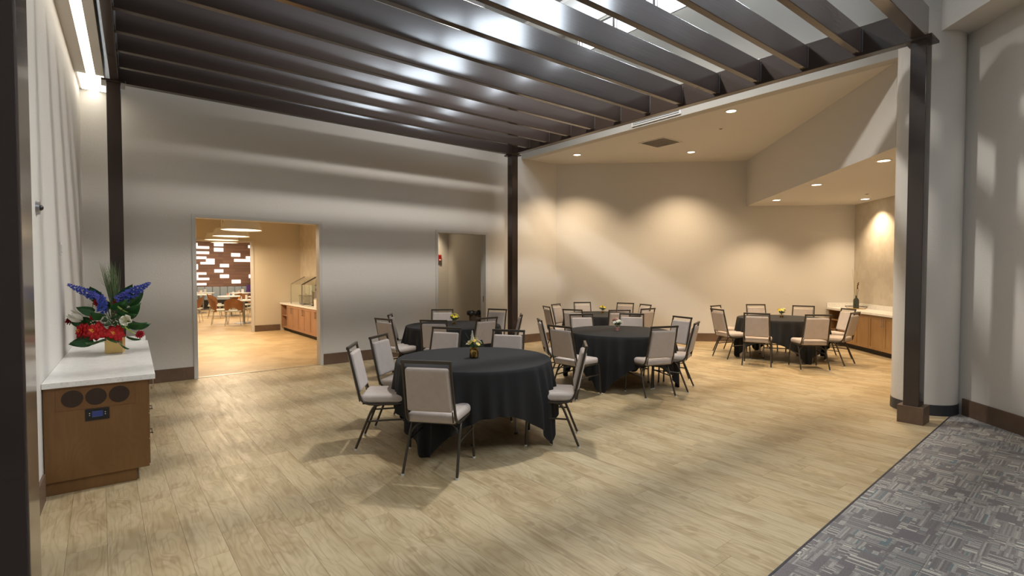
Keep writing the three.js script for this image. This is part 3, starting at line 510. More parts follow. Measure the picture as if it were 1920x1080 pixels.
  const fil = []; for (let k = 0; k < 40; k++) { const g = new THREE.IcosahedronGeometry(rr(0.004, 0.008), 0); g.translate(X(rr(188, 232)), Yp(rr(600, 616)), rr(0.07, 0.14)); fil.push(g); } mesh('baby_breath', mg(fil), F.white, t).userData.kind = 'stuff';
  const sprig = []; for (let k = 0; k < 60; k++) { const g = leafG(0.025, 0.01, 0.2); turnG(g, rr(-1, 1), rr(0, 6), rr(-1, 1), X(rr(178, 240)), Yp(rr(568, 625)), rr(-0.02, 0.09)); sprig.push(g); } mesh('filler_greens', mg(sprig), F.lime, t).userData.kind = 'stuff';
  const stems = []; for (let k = 0; k < 26; k++) { const a = rr(0, 6.28), r = rr(0.02, 0.16); stems.push(bar([rr(-0.04, 0.04), 0.14, rr(-0.04, 0.04)], [Math.cos(a) * r, rr(0.25, 0.5), Math.sin(a) * r * 0.6], 0.0028, 5)); } mesh('stems', mg(stems), F.stem, t).userData.kind = 'stuff';
}
function centerpiece(pos, kind, label, sd) {
  const t = thing('flower_jar', label, 'flowers', [pos[0], 0.7535, pos[1]], rr(0, 6)); seed = sd;
  const gold = kind === 0, r = gold ? 0.046 : 0.04, h = gold ? 0.105 : 0.09;
  mesh('jar', lathe([[0.001, 0.001], [r * 0.9, 0.001], [r, 0.012], [r * 1.02, h * 0.62], [r * 0.86, h * 0.74], [r * 0.92, h * 0.82], [r * 0.95, h], [r * 0.88, h], [r * 0.82, h * 0.76], [r * 0.9, h * 0.6], [r * 0.88, 0.015], [0.001, 0.01]], 28), gold ? M.mercury : M.clearJar, t);
  if (!gold) mesh('water', cyl(r * 0.84, r * 0.82, h * 0.45, 20, 0, h * 0.27, 0), kind === 2 ? F.pink : M.mercury, t);
  const st = []; for (let k = 0; k < 9; k++) { const a = rr(0, 6.28); st.push(bar([rr(-0.01, 0.01), h * 0.55, rr(-0.01, 0.01)], [Math.cos(a) * 0.04, h + rr(0.03, 0.07), Math.sin(a) * 0.04], 0.002, 5)); } mesh('stems', mg(st), F.stem, t);
  const n = kind === 3 ? 6 : 9;
  for (let k = 0; k < n; k++) {
    const a = k * 2.4 + rr(-0.3, 0.3), q = 0.018 + 0.045 * Math.sqrt(k / n), d = [Math.cos(a) * q * 14, 0.9, Math.sin(a) * q * 14], y = h + 0.085 - q * 0.75 + rr(-0.012, 0.02);
    const m = kind === 0 ? (k % 4 === 3 ? F.white : k % 2 ? F.yellow : F.paleYellow) : kind === 1 || kind === 4 ? (k % 3 ? F.yellow : F.paleYellow) : kind === 2 ? (k % 3 === 0 ? F.pink : F.white) : F.yellow;
    const b = aim(mesh('bloom', kind === 0 ? G.daisy : G.bud, m, t), Math.cos(a) * q, y, Math.sin(a) * q, d); b.scale.setScalar(kind === 0 ? 1.15 : 1.3); if (kind === 0) mesh('flower_heart', G.disc, F.orange, b);
  }
  for (let k = 0; k < 11; k++) { const a = rr(0, 6.28); const o = mesh('leaf', leafG(0.075, 0.02, 0.7), F.leaf, t); aim(o, Math.cos(a) * 0.015, h - 0.005, Math.sin(a) * 0.015, [Math.cos(a), rr(0.4, 1.4), Math.sin(a)]); o.rotateY(rr(0, 6)); }
  if (kind === 0) { const s = mesh('white_sprig', spikeG(0.1, 0.013, 0.02), F.white, t); aim(s, -0.03, h + 0.07, 0, [-0.2, 1, 0]); const g = []; for (let k = 0; k < 14; k++) { const a = rr(0, 6.28); g.push(bar([0, h, 0], [Math.cos(a) * 0.1, h + rr(0.02, 0.16), Math.sin(a) * 0.1], 0.0009, 4)); } mesh('wispy_grass', mg(g), F.grass, t).userData.kind = 'stuff'; }
}
M.mercury = std({ map: tex(128, 128, (u, v) => mix3([196, 160, 88], [92, 66, 30], sm(0.45, 0.7, fbm(u * 12, v * 12, 3, 12, 12)))), metalness: 0.75, roughness: 0.3 });
M.clearJar = phy({ color: lin(0.96, 0.97, 0.96), transmission: 1, thickness: 0, roughness: 0.05, ior: 1.45 });
centerpiece([2.91, -4.27], 0, 'gold jar of yellow daisies with a tall white sprig on a black tablecloth', 41);
centerpiece([4.52, -7.2], 1, 'jar of yellow flowers on the table before the narrow hallway opening', 42);
centerpiece([5.93, -4.97], 2, 'jar of white and pink flowers on a black tablecloth', 43);
centerpiece([8.2, -7.26], 3, 'jar of yellow flowers on the table deep in the alcove', 44);
centerpiece([10.16, -4.5], 4, 'jar of yellow flowers on the table next to the wooden sideboard', 45);

// ------------------------------------------------------------------ white counter with refrigerated cabinet along the left wall
{
  const t = thing('refrigerated_cabinet', 'brown wooden cabinet with three round vents and a small control display', 'cabinet'); leftFrame(t);
  const e = 0.0, far = -2.44; // near end at local z e
  mesh('end_panel', rspan(0.004, 0.615, 0.098, 0.778, e - 0.02, e), M.walnutDark, t);
  mesh('body', span(0.004, 0.60, 0.10, 0.776, far, e - 0.0205), M.walnutDark, t);
  mesh('toe_kick', rspan(0.004, 0.535, 0, 0.096, e - 0.045, e - 0.025), M.walnutDark, t);
  mesh('plinth', span(0.05, 0.545, 0, 0.097, far + 0.02, e - 0.046), M.base, t);
  // vents and display on the end panel
  const vp = mesh('vent_panel', rspan(0.072, 0.535, 0.605, 0.765, e, e + 0.003, 0.001), std({ map: M.walnutDark.map, color: lin(0.92, 0.86, 0.78), roughness: 0.55 }), t);
  const perf = tex(128, 128, (u, v) => { const a = (u * 22) % 1 - 0.5, b = ((v * 22) + (Math.floor(u * 22) % 2) * 0.5) % 1 - 0.5; return a * a + b * b < 0.15 ? [10, 7, 5] : [70, 45, 25]; });
  for (const x of [0.165, 0.300, 0.436]) {
    const g = new THREE.CylinderGeometry(0.062, 0.062, 0.002, 40); g.rotateX(Math.PI / 2); const p = g.attributes.position, uv = g.attributes.uv; for (let i = 0; i < p.count; i++) uv.setXY(i, p.getX(i) / 0.124 + 0.5, p.getY(i) / 0.124 + 0.5);
    g.translate(x, 0.688, e + 0.0042); mesh('round_grille', g, std({ map: perf, roughness: 0.6 }), vp).userData.label = 'round perforated vent grille';
  }
  const dp = mesh('control_display', rspan(0.235, 0.375, 0.513, 0.600, e, e + 0.006, 0.003), M.black, t);
  const scr = tex(64, 32, (u, v) => { const on = hash(Math.floor(u * 13) + 3, Math.floor(v * 6) + 40) > 0.55 && u > 0.1 && u < 0.9 && v > 0.2 && v < 0.8; return on ? [180, 205, 235] : [60, 72, 130]; });
  mesh('display_screen', rspan(0.274, 0.338, 0.538, 0.580, e + 0.0055, e + 0.0075, 0.001), std({ color: 0x000000, emissive: 0xffffff, emissiveMap: scr, emissiveIntensity: 0.45, roughness: 0.3 }), dp);
  for (const [x, y] of [[0.260, 0.552], [0.260, 0.567], [0.351, 0.552], [0.351, 0.567]]) mesh('button', cyl(0.0032, 0.0032, 0.003, 10, 0, 0, 0).rotateX(Math.PI / 2).translate(x, y, e + 0.0065), M.white, dp);
  // front: refrigerator drawers and a door
  const fronts = [[e - 0.03, e - 0.78, [[0.11, 0.30], [0.31, 0.50], [0.51, 0.77]]], [e - 0.79, e - 1.6, [[0.11, 0.77]]], [e - 1.61, far + 0.01, [[0.11, 0.77]]]];
  for (const [z1, z0, rows] of fronts) for (const [y0, y1] of rows) { const d = mesh(rows.length > 1 ? 'drawer' : 'door', rspan(0.6005, 0.622, y0, y1, z0, z1), M.walnut, t); mesh('handle', mg([bar([0.645, y1 - 0.03, (z0 + z1) / 2 - 0.07], [0.645, y1 - 0.03, (z0 + z1) / 2 + 0.07], 0.005), bar([0.62, y1 - 0.03, (z0 + z1) / 2 - 0.06], [0.645, y1 - 0.03, (z0 + z1) / 2 - 0.06], 0.004), bar([0.62, y1 - 0.03, (z0 + z1) / 2 + 0.06], [0.645, y1 - 0.03, (z0 + z1) / 2 + 0.06], 0.004)]), M.bronze, d); }
  const c = thing('countertop', 'white quartz countertop along the left wall under the flower arrangement', 'countertop'); leftFrame(c);
  mesh('slab', rspan(0.002, 0.660, 0.780, 0.821, far - 0.02, e + 0.03), M.quartz, c);
  mesh('end_splash', rspan(0.002, 0.640, 0.8212, 0.875, far - 0.02, far), M.quartz, c);
  const b = thing('sign_holder', 'clear acrylic sheet hanging under the front corner of the white countertop', 'sign holder'); leftFrame(b);
  mesh('sheet', rspan(0.648, 0.651, 0.69, 0.779, e - 0.16, e - 0.02, 0.001), M.glassPane, b); mesh('lip', rspan(0.630, 0.651, 0.685, 0.69, e - 0.16, e - 0.02, 0.001), M.glassPane, b);
  const s = thing('light_switch', 'white double light switch plate on the left wall', 'switch'); leftFrame(s);
  mesh('plate', rspan(0, 0.006, 1.765, 1.885, -1.50, -1.38, 0.002), M.white, s);
  for (const z of [-1.47, -1.41]) mesh('rocker', rspan(0.006, 0.012, 1.79, 1.86, z - 0.018, z + 0.018, 0.002), M.white, s);
  const k = thing('round_sensor', 'small round grey sensor on the left wall', 'sensor'); leftFrame(k);
  mesh('housing', cyl(0.045, 0.05, 0.02, 28).rotateZ(-Math.PI / 2).translate(0.01, 2.055, 0.02), M.greySteel, k); mesh('sensor_dome', new THREE.SphereGeometry(0.02, 14, 10).translate(0.02, 2.055, 0.02), M.black, k);
}

// ------------------------------------------------------------------ sideboard in the alcove
const ST = Math.atan2(-0.7167, -0.6974); const sideboard = (o) => { o.position.set(K0[0], 0, K0[1]); o.rotation.y = ST; return o; };
function shaker(parent, x0, x1, y0, y1, z, m, handleX, hm) { // framed door with recessed panel
  const d = mesh('door', mg([rspan(x0, x0 + 0.06, y0, y1, z, z + 0.02), rspan(x1 - 0.06, x1, y0, y1, z, z + 0.02), rspan(x0 + 0.06, x1 - 0.06, y1 - 0.06, y1, z, z + 0.02), rspan(x0 + 0.06, x1 - 0.06, y0, y0 + 0.06, z, z + 0.02)]), m, parent);
  mesh('door_panel', rspan(x0 + 0.058, x1 - 0.058, y0 + 0.058, y1 - 0.058, z + 0.002, z + 0.011, 0.001), m, d);
  mesh('handle', mg([bar([handleX, y1 - 0.2, z + 0.045], [handleX, y1 - 0.04, z + 0.045], 0.005), bar([handleX, y1 - 0.185, z + 0.018], [handleX, y1 - 0.185, z + 0.045], 0.004), bar([handleX, y1 - 0.055, z + 0.018], [handleX, y1 - 0.055, z + 0.045], 0.004)]), hm, d);
}
function openUnit(t, x0, x1, z, top, m, shelves, wall0) {
  mesh('side', rspan(x0, x0 + 0.02, 0.1, top, wall0, z), m, t); mesh('side', rspan(x1 - 0.02, x1, 0.1, top, wall0, z), m, t);
  mesh('back', rspan(x0 + 0.02, x1 - 0.02, 0.1, top, wall0, wall0 + 0.012), m, t); mesh('bottom', rspan(x0 + 0.02, x1 - 0.02, 0.1, 0.12, wall0 + 0.012, z), m, t); mesh('top_board', rspan(x0 + 0.02, x1 - 0.02, top - 0.02, top, wall0 + 0.012, z), m, t);
  for (const y of shelves) mesh('shelf', rspan(x0 + 0.02, x1 - 0.02, y, y + 0.02, wall0 + 0.012, z - 0.01), m, t);
  mesh('toe_kick', span(x0, x1, 0, 0.1, wall0 + 0.02, z - 0.07), M.toe, t);
}
{
  const z = 0.53, top = 0.775;
  const a = thing('sideboard_shelf_unit', 'open wooden shelf unit at the corner end of the alcove sideboard', 'shelf unit'); sideboard(a); openUnit(a, 0.012, 0.64, z, top, M.cabWood, [0.32, 0.54], 0.012);
  let n = 0; for (const [x0, x1, label] of [[0.642, 1.59, 'wooden two-door cabinet beside the open shelves of the alcove sideboard'], [1.592, 2.54, 'wooden two-door cabinet in the middle of the alcove sideboard'], [2.542, 3.49, 'wooden two-door cabinet of the alcove sideboard beside the round column']]) {
    const c = thing('sideboard_cabinet', label, 'cabinet', [0, 0, 0], 0, 'sideboard cabinets'); sideboard(c); n++;
    mesh('body', span(x0, x1, 0.1, top, 0.012, z - 0.001), M.cabWood, c); mesh('toe_kick', span(x0, x1, 0, 0.1, 0.03, z - 0.07), M.toe, c);
    const m = (x0 + x1) / 2; shaker(c, x0 + 0.003, m - 0.0015, 0.105, top - 0.006, z, M.cabWood, m - 0.028, M.nickel); shaker(c, m + 0.0015, x1 - 0.003, 0.105, top - 0.006, z, M.cabWood, m + 0.028, M.nickel);
  }
  const c = thing('countertop', 'white quartz countertop with backsplash on the wooden alcove sideboard', 'countertop'); sideboard(c);
  mesh('slab', rspan(0.004, 3.5, 0.778, 0.822, 0.004, 0.585), M.quartz, c);
  mesh('backsplash', rspan(0.004, 3.5, 0.8225, 0.925, 0.004, 0.024), M.quartz, c); mesh('side_splash', rspan(0.004, 0.024, 0.8225, 0.925, 0.025, 0.58), M.quartz, c);
  const tr = thing('serving_tray', 'small dark tray under the green bottle vase on the sideboard', 'tray'); sideboard(tr); tr.position.add(new THREE.Vector3(dK[0] * 0.52 - 0.7167 * 0.22, 0.823, dK[1] * 0.52 - 0.6974 * 0.22));
  mesh('base', cubeUV(rb(0.30, 0.012, 0.24, 0.005, 0, 0.007, 0)), M.brass, tr); for (const s of [-1, 1]) { mesh('rim', bar([-0.17, 0.05, s * 0.14], [0.17, 0.05, s * 0.14], 0.006), M.bronze, tr); mesh('rim', bar([s * 0.17, 0.05, -0.14], [s * 0.17, 0.05, 0.14], 0.006), M.bronze, tr); for (const q of [-1, 1]) mesh('corner_post', bar([s * 0.145, 0.012, q * 0.115], [s * 0.17, 0.05, q * 0.14], 0.005), M.bronze, tr); }
  const v = thing('bottle_vase', 'dark green glass bottle vase with tall dried stems on the sideboard', 'vase'); v.position.copy(tr.position); v.position.y = 0.8365; v.rotation.y = ST; seed = 4;
  mesh('bottle', lathe([[0.001, 0.001], [0.052, 0.001], [0.055, 0.012], [0.055, 0.17], [0.045, 0.2], [0.02, 0.225], [0.018, 0.26], [0.024, 0.265], [0.024, 0.272], [0.014, 0.272], [0.014, 0.226], [0.04, 0.195], [0.05, 0.168], [0.05, 0.014], [0.001, 0.006]], 28), phy({ color: lin(0.07, 0.085, 0.06), roughness: 0.12, transmission: 0.35, thickness: 0.004, attenuationColor: lin(0.2, 0.3, 0.2), attenuationDistance: 0.05 }), v);
  for (const [dx, dz, h] of [[-0.10, 0.02, 0.85], [-0.06, -0.02, 0.78], [-0.13, 0.0, 0.66], [-0.04, 0.01, 0.6]]) mesh('dry_stalk', tube([[0, 0.15, 0], [dx * 0.45, h * 0.55, dz], [dx, h, dz * 2]], 0.0035, 10, 5), F.straw, v);
  mesh('dark_branch', tube([[0, 0.15, 0], [0.03, 0.36, 0.01], [0.06, 0.55, 0.0]], 0.004, 10, 5), F.wood, v); mesh('dark_branch', tube([[0.005, 0.2, 0], [0.05, 0.33, 0.0], [0.11, 0.41, 0.01]], 0.0035, 8, 5), F.wood, v);
  for (let k = 0; k < 7; k++) { const o = mesh('seed_head', new THREE.SphereGeometry(0.011, 8, 6), F.wood, v); o.position.set(0.043 + k * 0.003, 0.43 + k * 0.02, rr(-0.01, 0.01)); o.scale.set(1, 1.5, 1); }
}

// ------------------------------------------------------------------ buffet room behind the wide opening
const BW = std({ color: lin(0.60, 0.54, 0.44), roughness: 0.8 });
const PZ = -15.35; // partition to the dining room
struct('floor_buffet', span(-1.2, 8.2, -0.2, 0.0, -28, BZ - 0.0), M.tileFloor);
{ const s = new THREE.Shape(); [[-1, 0], [1.0, 0], [1.0, 2.43], [3.245, 2.43], [3.245, 0], [4.6, 0], [4.6, 3.3], [-1, 3.3]].forEach(([x, y], i) => (i ? s.lineTo(x, y) : s.moveTo(x, y))); s.closePath(); const g = cubeUV(flat(new THREE.ExtrudeGeometry(s, { depth: 0.14, bevelEnabled: false }))); g.translate(0, 0, PZ - 0.14); struct('wall_partition', g, BW); }
struct('wall_buffet_right', span(4.46, 4.62, 0, 3.3, PZ, BZ - 0.16), M.wallpaper);
struct('wall_buffet_left', span(-1.1, -0.95, 0, 3.3, -28, BZ - 0.16), BW);
struct('ceiling', span(-1.1, 8.2, 3.2, 3.35, -28, BZ - 0.16), M.ceil);
struct('baseboard_buffet', rspan(3.25, 3.9, 0, 0.17, PZ, PZ + 0.016), M.base);
struct('trim_3', mg([rspan(3.19, 3.247, 0, 2.48, PZ - 0.15, PZ + 0.012), rspan(1.0, 3.19, 2.425, 2.48, PZ - 0.15, PZ + 0.012)]), M.trimwhite);
struct('trim_4', rspan(D1[0], D1[1], 0.0005, 0.003, BZ - 0.10, BZ - 0.06, 0.001), M.nickel);
function pendant(x, y, z, d, label) {
  const t = thing('pendant_lamp', label, 'lamp', [x, y, z], 0, 'buffet pendant lamps'), r = d / 2;
  mesh('lamp_shade', lathe([[0.03, 0.17], [r * 0.78, 0.165], [r * 0.86, 0.14], [r, 0.0], [r * 0.985, 0.002], [r * 0.83, 0.135], [0.03, 0.15]], 48), M.shade, t);
  mesh('diffuser', lathe([[0.001, 0.010], [r * 0.97, 0.012], [r * 0.96, 0.018], [0.001, 0.016]], 48), glow([1, 0.84, 0.58], 3), t);
  mesh('cord', cyl(0.012, 0.012, 3.2 - y - 0.165, 8, 0, 0.165 + (3.2 - y - 0.165) / 2, 0), M.shade, t);
  rectLight(t, d * 0.8, d * 0.8, POWER.pendant, WARM, [0, -0.005, 0], [x, -10, z]);
}
pendant(2.123, 2.42, -11.0, 0.72, 'wide cream pendant lamp nearest the white framed opening'); pendant(2.2, 2.385, -12.45, 0.72, 'second wide cream pendant lamp from the white framed opening'); pendant(2.23, 2.37, -13.75, 0.72, 'third wide cream pendant lamp from the white framed opening'); pendant(2.47, 2.37, -14.85, 0.62, 'wide cream pendant lamp nearest the dining room');
{
  const top = 0.735, x1 = 4.455, xf = 3.93; // fronts face -x
  const turn = -Math.PI / 2, at = (o) => { o.position.set(x1, 0, PZ + 0.012); o.rotation.y = turn; return o; }; // local x runs towards the opening, z out of the wall
  const a = thing('buffet_shelf_unit', 'open wooden shelf unit at the far end of the buffet counter', 'shelf unit'); at(a); openUnit(a, 0.01, 0.62, x1 - xf, top, M.buffetWood, [0.42], 0.005);
  for (const [p, q, l] of [[0.622, 1.6, 'wooden two-door buffet cabinet beside the open shelf unit'], [1.602, 2.58, 'wooden two-door buffet cabinet under the sneeze guards'], [2.582, 3.56, 'wooden two-door buffet cabinet under the white canister']]) {
    const c = thing('buffet_cabinet', l, 'cabinet', [0, 0, 0], 0, 'buffet cabinets'); at(c); mesh('body', span(p, q, 0.1, top, 0.005, x1 - xf - 0.001), M.buffetWood, c); mesh('toe_kick', span(p, q, 0, 0.1, 0.02, x1 - xf - 0.07), M.toe, c);
    const m = (p + q) / 2; shaker(c, p + 0.003, m - 0.0015, 0.105, top - 0.006, x1 - xf, M.buffetWood, m - 0.03, M.greySteel); shaker(c, m + 0.0015, q - 0.003, 0.105, top - 0.006, x1 - xf, M.buffetWood, m + 0.03, M.greySteel);
  }
  const c = thing('countertop', 'pale stone countertop on the wooden buffet cabinets', 'countertop'); at(c); mesh('slab', rspan(0.003, 5.9, top + 0.002, top + 0.045, 0.003, x1 - xf + 0.035), M.quartz, c); mesh('backsplash', rspan(0.003, 5.9, top + 0.0455, top + 0.14, 0.003, 0.02), M.quartz, c);
  const cy = top + 0.046;
  const guard = (s, label) => {
    const g = thing('sneeze_guard', label, 'sneeze guard', [0, 0, 0], 0, 'sneeze guards'); at(g);
    for (const x of [s, s + 0.95]) { mesh('post', bar([x, cy, 0.46], [x, cy + 0.52, 0.46], 0.012), M.chrome, g); mesh('post', bar([x, cy, 0.10], [x, cy + 0.62, 0.10], 0.012), M.chrome, g); mesh('rail', bar([x, cy + 0.52, 0.46], [x, cy + 0.72, 0.10], 0.009), M.black, g); }
    mesh('front_glass', span(s + 0.02, s + 0.93, cy + 0.06, cy + 0.52, 0.468, 0.474), M.glassPane, g); { const q = bx(0.95, 0.006, 0.42, s + 0.475, cy + 0.625, 0.28); q.translate(-(s + 0.475), -(cy + 0.625), -0.28); q.rotateX(0.5); q.translate(s + 0.475, cy + 0.625, 0.28); mesh('top_glass', q, M.glassPane, g); }
    for (const x of [s, s + 0.95]) mesh('end_glass', span(x - 0.003, x + 0.003, cy + 0.05, cy + 0.5, 0.12, 0.44), M.glassPane, g);
  };
  guard(0.75, 'glass sneeze guard over the buffet counter next to the partition wall'); guard(1.8, 'glass sneeze guard over the buffet counter behind the white canister');
  const put = (o, x, z) => { at(o); o.position.add(new THREE.Vector3(-z, cy, x)); return o; };
  const u = thing('coffee_urn', 'stainless coffee urn with black handles on the buffet counter', 'urn'); put(u, 2.1, 0.22); mesh('body', lathe([[0.001, 0.02], [0.11, 0.02], [0.115, 0.03], [0.115, 0.36], [0.1, 0.38], [0.001, 0.39]], 28), M.chrome, u); mesh('lid_knob', cyl(0.02, 0.025, 0.04, 14, 0, 0.41, 0), M.black, u); mesh('base', cyl(0.12, 0.125, 0.02, 28, 0, 0.01, 0), M.black, u); mesh('tap', mg([bar([0, 0.08, 0.11], [0, 0.08, 0.17], 0.009), bar([0, 0.1, 0.165], [0, 0.05, 0.165], 0.009)]), M.black, u); for (const s of [-1, 1]) mesh('handle', tube([[s * 0.115, 0.30, 0], [s * 0.155, 0.29, 0], [s * 0.155, 0.23, 0], [s * 0.115, 0.22, 0]], 0.008, 12, 6), M.black, u);
  const ws = thing('warmer_stand', 'black and steel warmer with a flat lid on the buffet counter', 'warmer'); put(ws, 1.35, 0.25); mesh('body', cubeUV(rb(0.34, 0.2, 0.26, 0.02, 0, 0.11, 0)), M.greySteel, ws); mesh('lid', cubeUV(rb(0.36, 0.03, 0.28, 0.01, 0, 0.225, 0)), M.black, ws); mesh('lid_handle', tube([[-0.06, 0.24, 0], [-0.05, 0.27, 0], [0.05, 0.27, 0], [0.06, 0.24, 0]], 0.008, 12, 6), M.black, ws); for (const x of [-0.14, 0.14]) mesh('foot', cyl(0.015, 0.015, 0.012, 10, x, 0.006, 0.1), M.black, ws);
  const cn = thing('white_canister', 'white round canister at the edge of the buffet counter', 'canister'); put(cn, 2.95, 0.44); mesh('drum', lathe([[0.001, 0.001], [0.1, 0.001], [0.104, 0.006], [0.112, 0.2], [0.106, 0.2], [0.098, 0.01], [0.001, 0.008]], 32), M.white, cn); mesh('lid', lathe([[0.001, 0.218], [0.1, 0.214], [0.116, 0.2], [0.001, 0.2]], 32), M.white, cn);
  const ps = thing('plate_stack', 'stack of white plates inside the open buffet shelf unit', 'plates'); at(ps); ps.position.add(new THREE.Vector3(-0.3, 0.4405, 0.42)); for (let k = 0; k < 9; k++) mesh('plate', lathe([[0.001, 0.002], [0.07, 0.001], [0.115, 0.014], [0.118, 0.017], [0.07, 0.006], [0.001, 0.006]], 28), M.white, ps).position.y = k * 0.012;
  const sg = thing('striped_card', 'black card with an orange stripe on the wall above the buffet', 'sign'); at(sg); mesh('card', cubeUV(rb(0.26, 0.17, 0.006, 0.002, 2.15, 1.62, 0.012)), M.black, sg); mesh('stripe', cubeUV(rb(0.07, 0.165, 0.003, 0.001, 2.18, 1.62, 0.0165)), std({ color: lin(0.75, 0.30, 0.05), roughness: 0.6 }), sg);
}

// ------------------------------------------------------------------ dining room beyond
const DZ = -27.2;
struct('wall_dining_back', span(-1, 8.2, 0, 3.3, DZ - 0.15, DZ), std({ map: (() => { const t = tex(512, 512, (u, v) => { const row = Math.floor(v * 16), off = hash(row, 7), pl = Math.floor((u + off) * 2.0), k = hash(row * 3 + 1, pl + 9), f = fbm(u * 4, v * 64, 3, 4, 64), seam = (v * 16) % 1 < 0.06 ? 0.7 : 1; const c = mix3([142, 110, 96], [114, 86, 76], k * 0.7 + f * 0.3); return [c[0] * seam, c[1] * seam, c[2] * seam]; }, true, [0.45, 0.45]); return t; })(), roughness: 0.6 }));
struct('wall_dining_right', span(8.05, 8.2, 0, 3.3, DZ, PZ), BW);
struct('wall_dining_front', span(4.6, 8.2, 0, 3.3, PZ - 0.14, PZ), BW);
{
  const z = 7.714, rects = [[168, 428, 235, 478], [190, 472, 402, 515], [470, 425, 607, 478], [470, 498, 607, 555], [190, 548, 402, 590], [965, 462, 1080, 505], [720, 575, 850, 628], [170, 622, 362, 662], [762, 660, 1018, 703], [932, 622, 1100, 660], [355, 655, 480, 703], [275, 703, 480, 738], [110, 735, 240, 813], [557, 732, 687, 780], [477, 810, 607, 857], [180, 855, 362, 888], [110, 888, 243, 933], [202, 933, 403, 965], [558, 885, 688, 935], [975, 885, 1105, 935], [1015, 805, 1145, 860], [728, 962, 857, 1012], [182, 1010, 363, 1040]];
  const m = glow([1, 0.93, 0.85], 1.5);
  rects.forEach(([a, b, c, d], i) => { const p = onZ(340 + a / z, 400 + b / z, DZ), q = onZ(340 + c / z, 400 + d / z, DZ); const ar = (q.x - p.x) / (p.y - q.y), ym = (p.y + q.y) / 2, t = thing('glowing_light_panel', `${ar > 3.6 ? 'long narrow' : ar > 1.9 ? 'short' : 'squarish'} glowing panel in the brown dining room wall, ${ym > 2.75 ? 'up near the ceiling' : ym > 2.2 ? 'high on the wall' : ym > 1.75 ? 'at mid height' : 'just above the banquette'}`, 'light panel', [(p.x + q.x) / 2, (p.y + q.y) / 2, DZ], 0, 'glowing wall panels in the dining room'); mesh('glowing_panel', rspan(-(q.x - p.x) / 2, (q.x - p.x) / 2, -(p.y - q.y) / 2, (p.y - q.y) / 2, 0.001, 0.03), m, t); });
  const bq = thing('banquette', 'long blue-grey upholstered banquette along the brown dining room wall', 'bench', [0, 0, DZ]);
  mesh('seat_base', span(0, 8, 0, 0.38, 0.01, 0.6), M.toe, bq); mesh('seat_cushion', cubeUV(rb(8, 0.1, 0.62, 0.03, 4, 0.43, 0.32)), std({ color: lin(0.33, 0.39, 0.45), roughness: 0.7 }), bq);
  for (let k = 0; k < 26; k++) mesh('back_channel', cubeUV(rb(0.302, 0.5, 0.1, 0.04, 0.15 + k * 0.307, 0.72, 0.06)), std({ color: lin(0.33, 0.39, 0.45), roughness: 0.7 }), bq);
}
function cafeTable(x, z, label) {
  const t = thing('cafe_table', label, 'table', [x, 0, z], 0, 'round white dining tables');
  mesh('tabletop', lathe([[0.001, 0.71], [0.43, 0.71], [0.45, 0.72], [0.45, 0.738], [0.44, 0.745], [0.001, 0.745]], 40), M.white, t);
  mesh('pedestal', cyl(0.035, 0.035, 0.69, 14, 0, 0.365, 0), M.greySteel, t); mesh('base', lathe([[0.001, 0.03], [0.05, 0.03], [0.26, 0.014], [0.27, 0.001], [0.001, 0.001]], 36), M.greySteel, t);
  seed = Math.floor(x * 100 - z * 37); const it = thing('menu_holder', `white menu holder standing on the ${label}`.split(' ').slice(0, 14).join(' '), 'menu holder', [x + 0.08, 0.746, z], rr(0, 3));
  mesh('card', cubeUV(rb(0.12, 0.15, 0.008, 0.002, 0, 0.078, 0)), M.white, it); mesh('foot', cubeUV(rb(0.13, 0.006, 0.06, 0.002, 0, 0.003, 0)), M.white, it);
  const cd = thing('condiment_caddy', `small caddy of condiments on the ${label}`.split(' ').slice(0, 14).join(' '), 'caddy', [x - 0.1, 0.746, z + 0.03], 0); mesh('tray', cubeUV(rb(0.12, 0.03, 0.09, 0.006, 0, 0.015, 0)), M.white, cd); for (const q of [-0.03, 0.03]) mesh('shaker', cyl(0.016, 0.02, 0.08, 12, q, 0.07, 0), q > 0 ? M.white : F.orange, cd);
}
cafeTable(3.55, -18.25, 'round white dining table nearest the partition'); cafeTable(3.78, -21.6, 'round white dining table in the middle of the dining room'); cafeTable(3.05, -24.0, 'round white dining table on the left towards the banquette'); cafeTable(3.45, -25.9, 'round white dining table beside the banquette'); cafeTable(4.75, -25.0, 'round white dining table near the person in purple'); cafeTable(4.6, -20.6, 'round white dining table beside the dining room doorway');
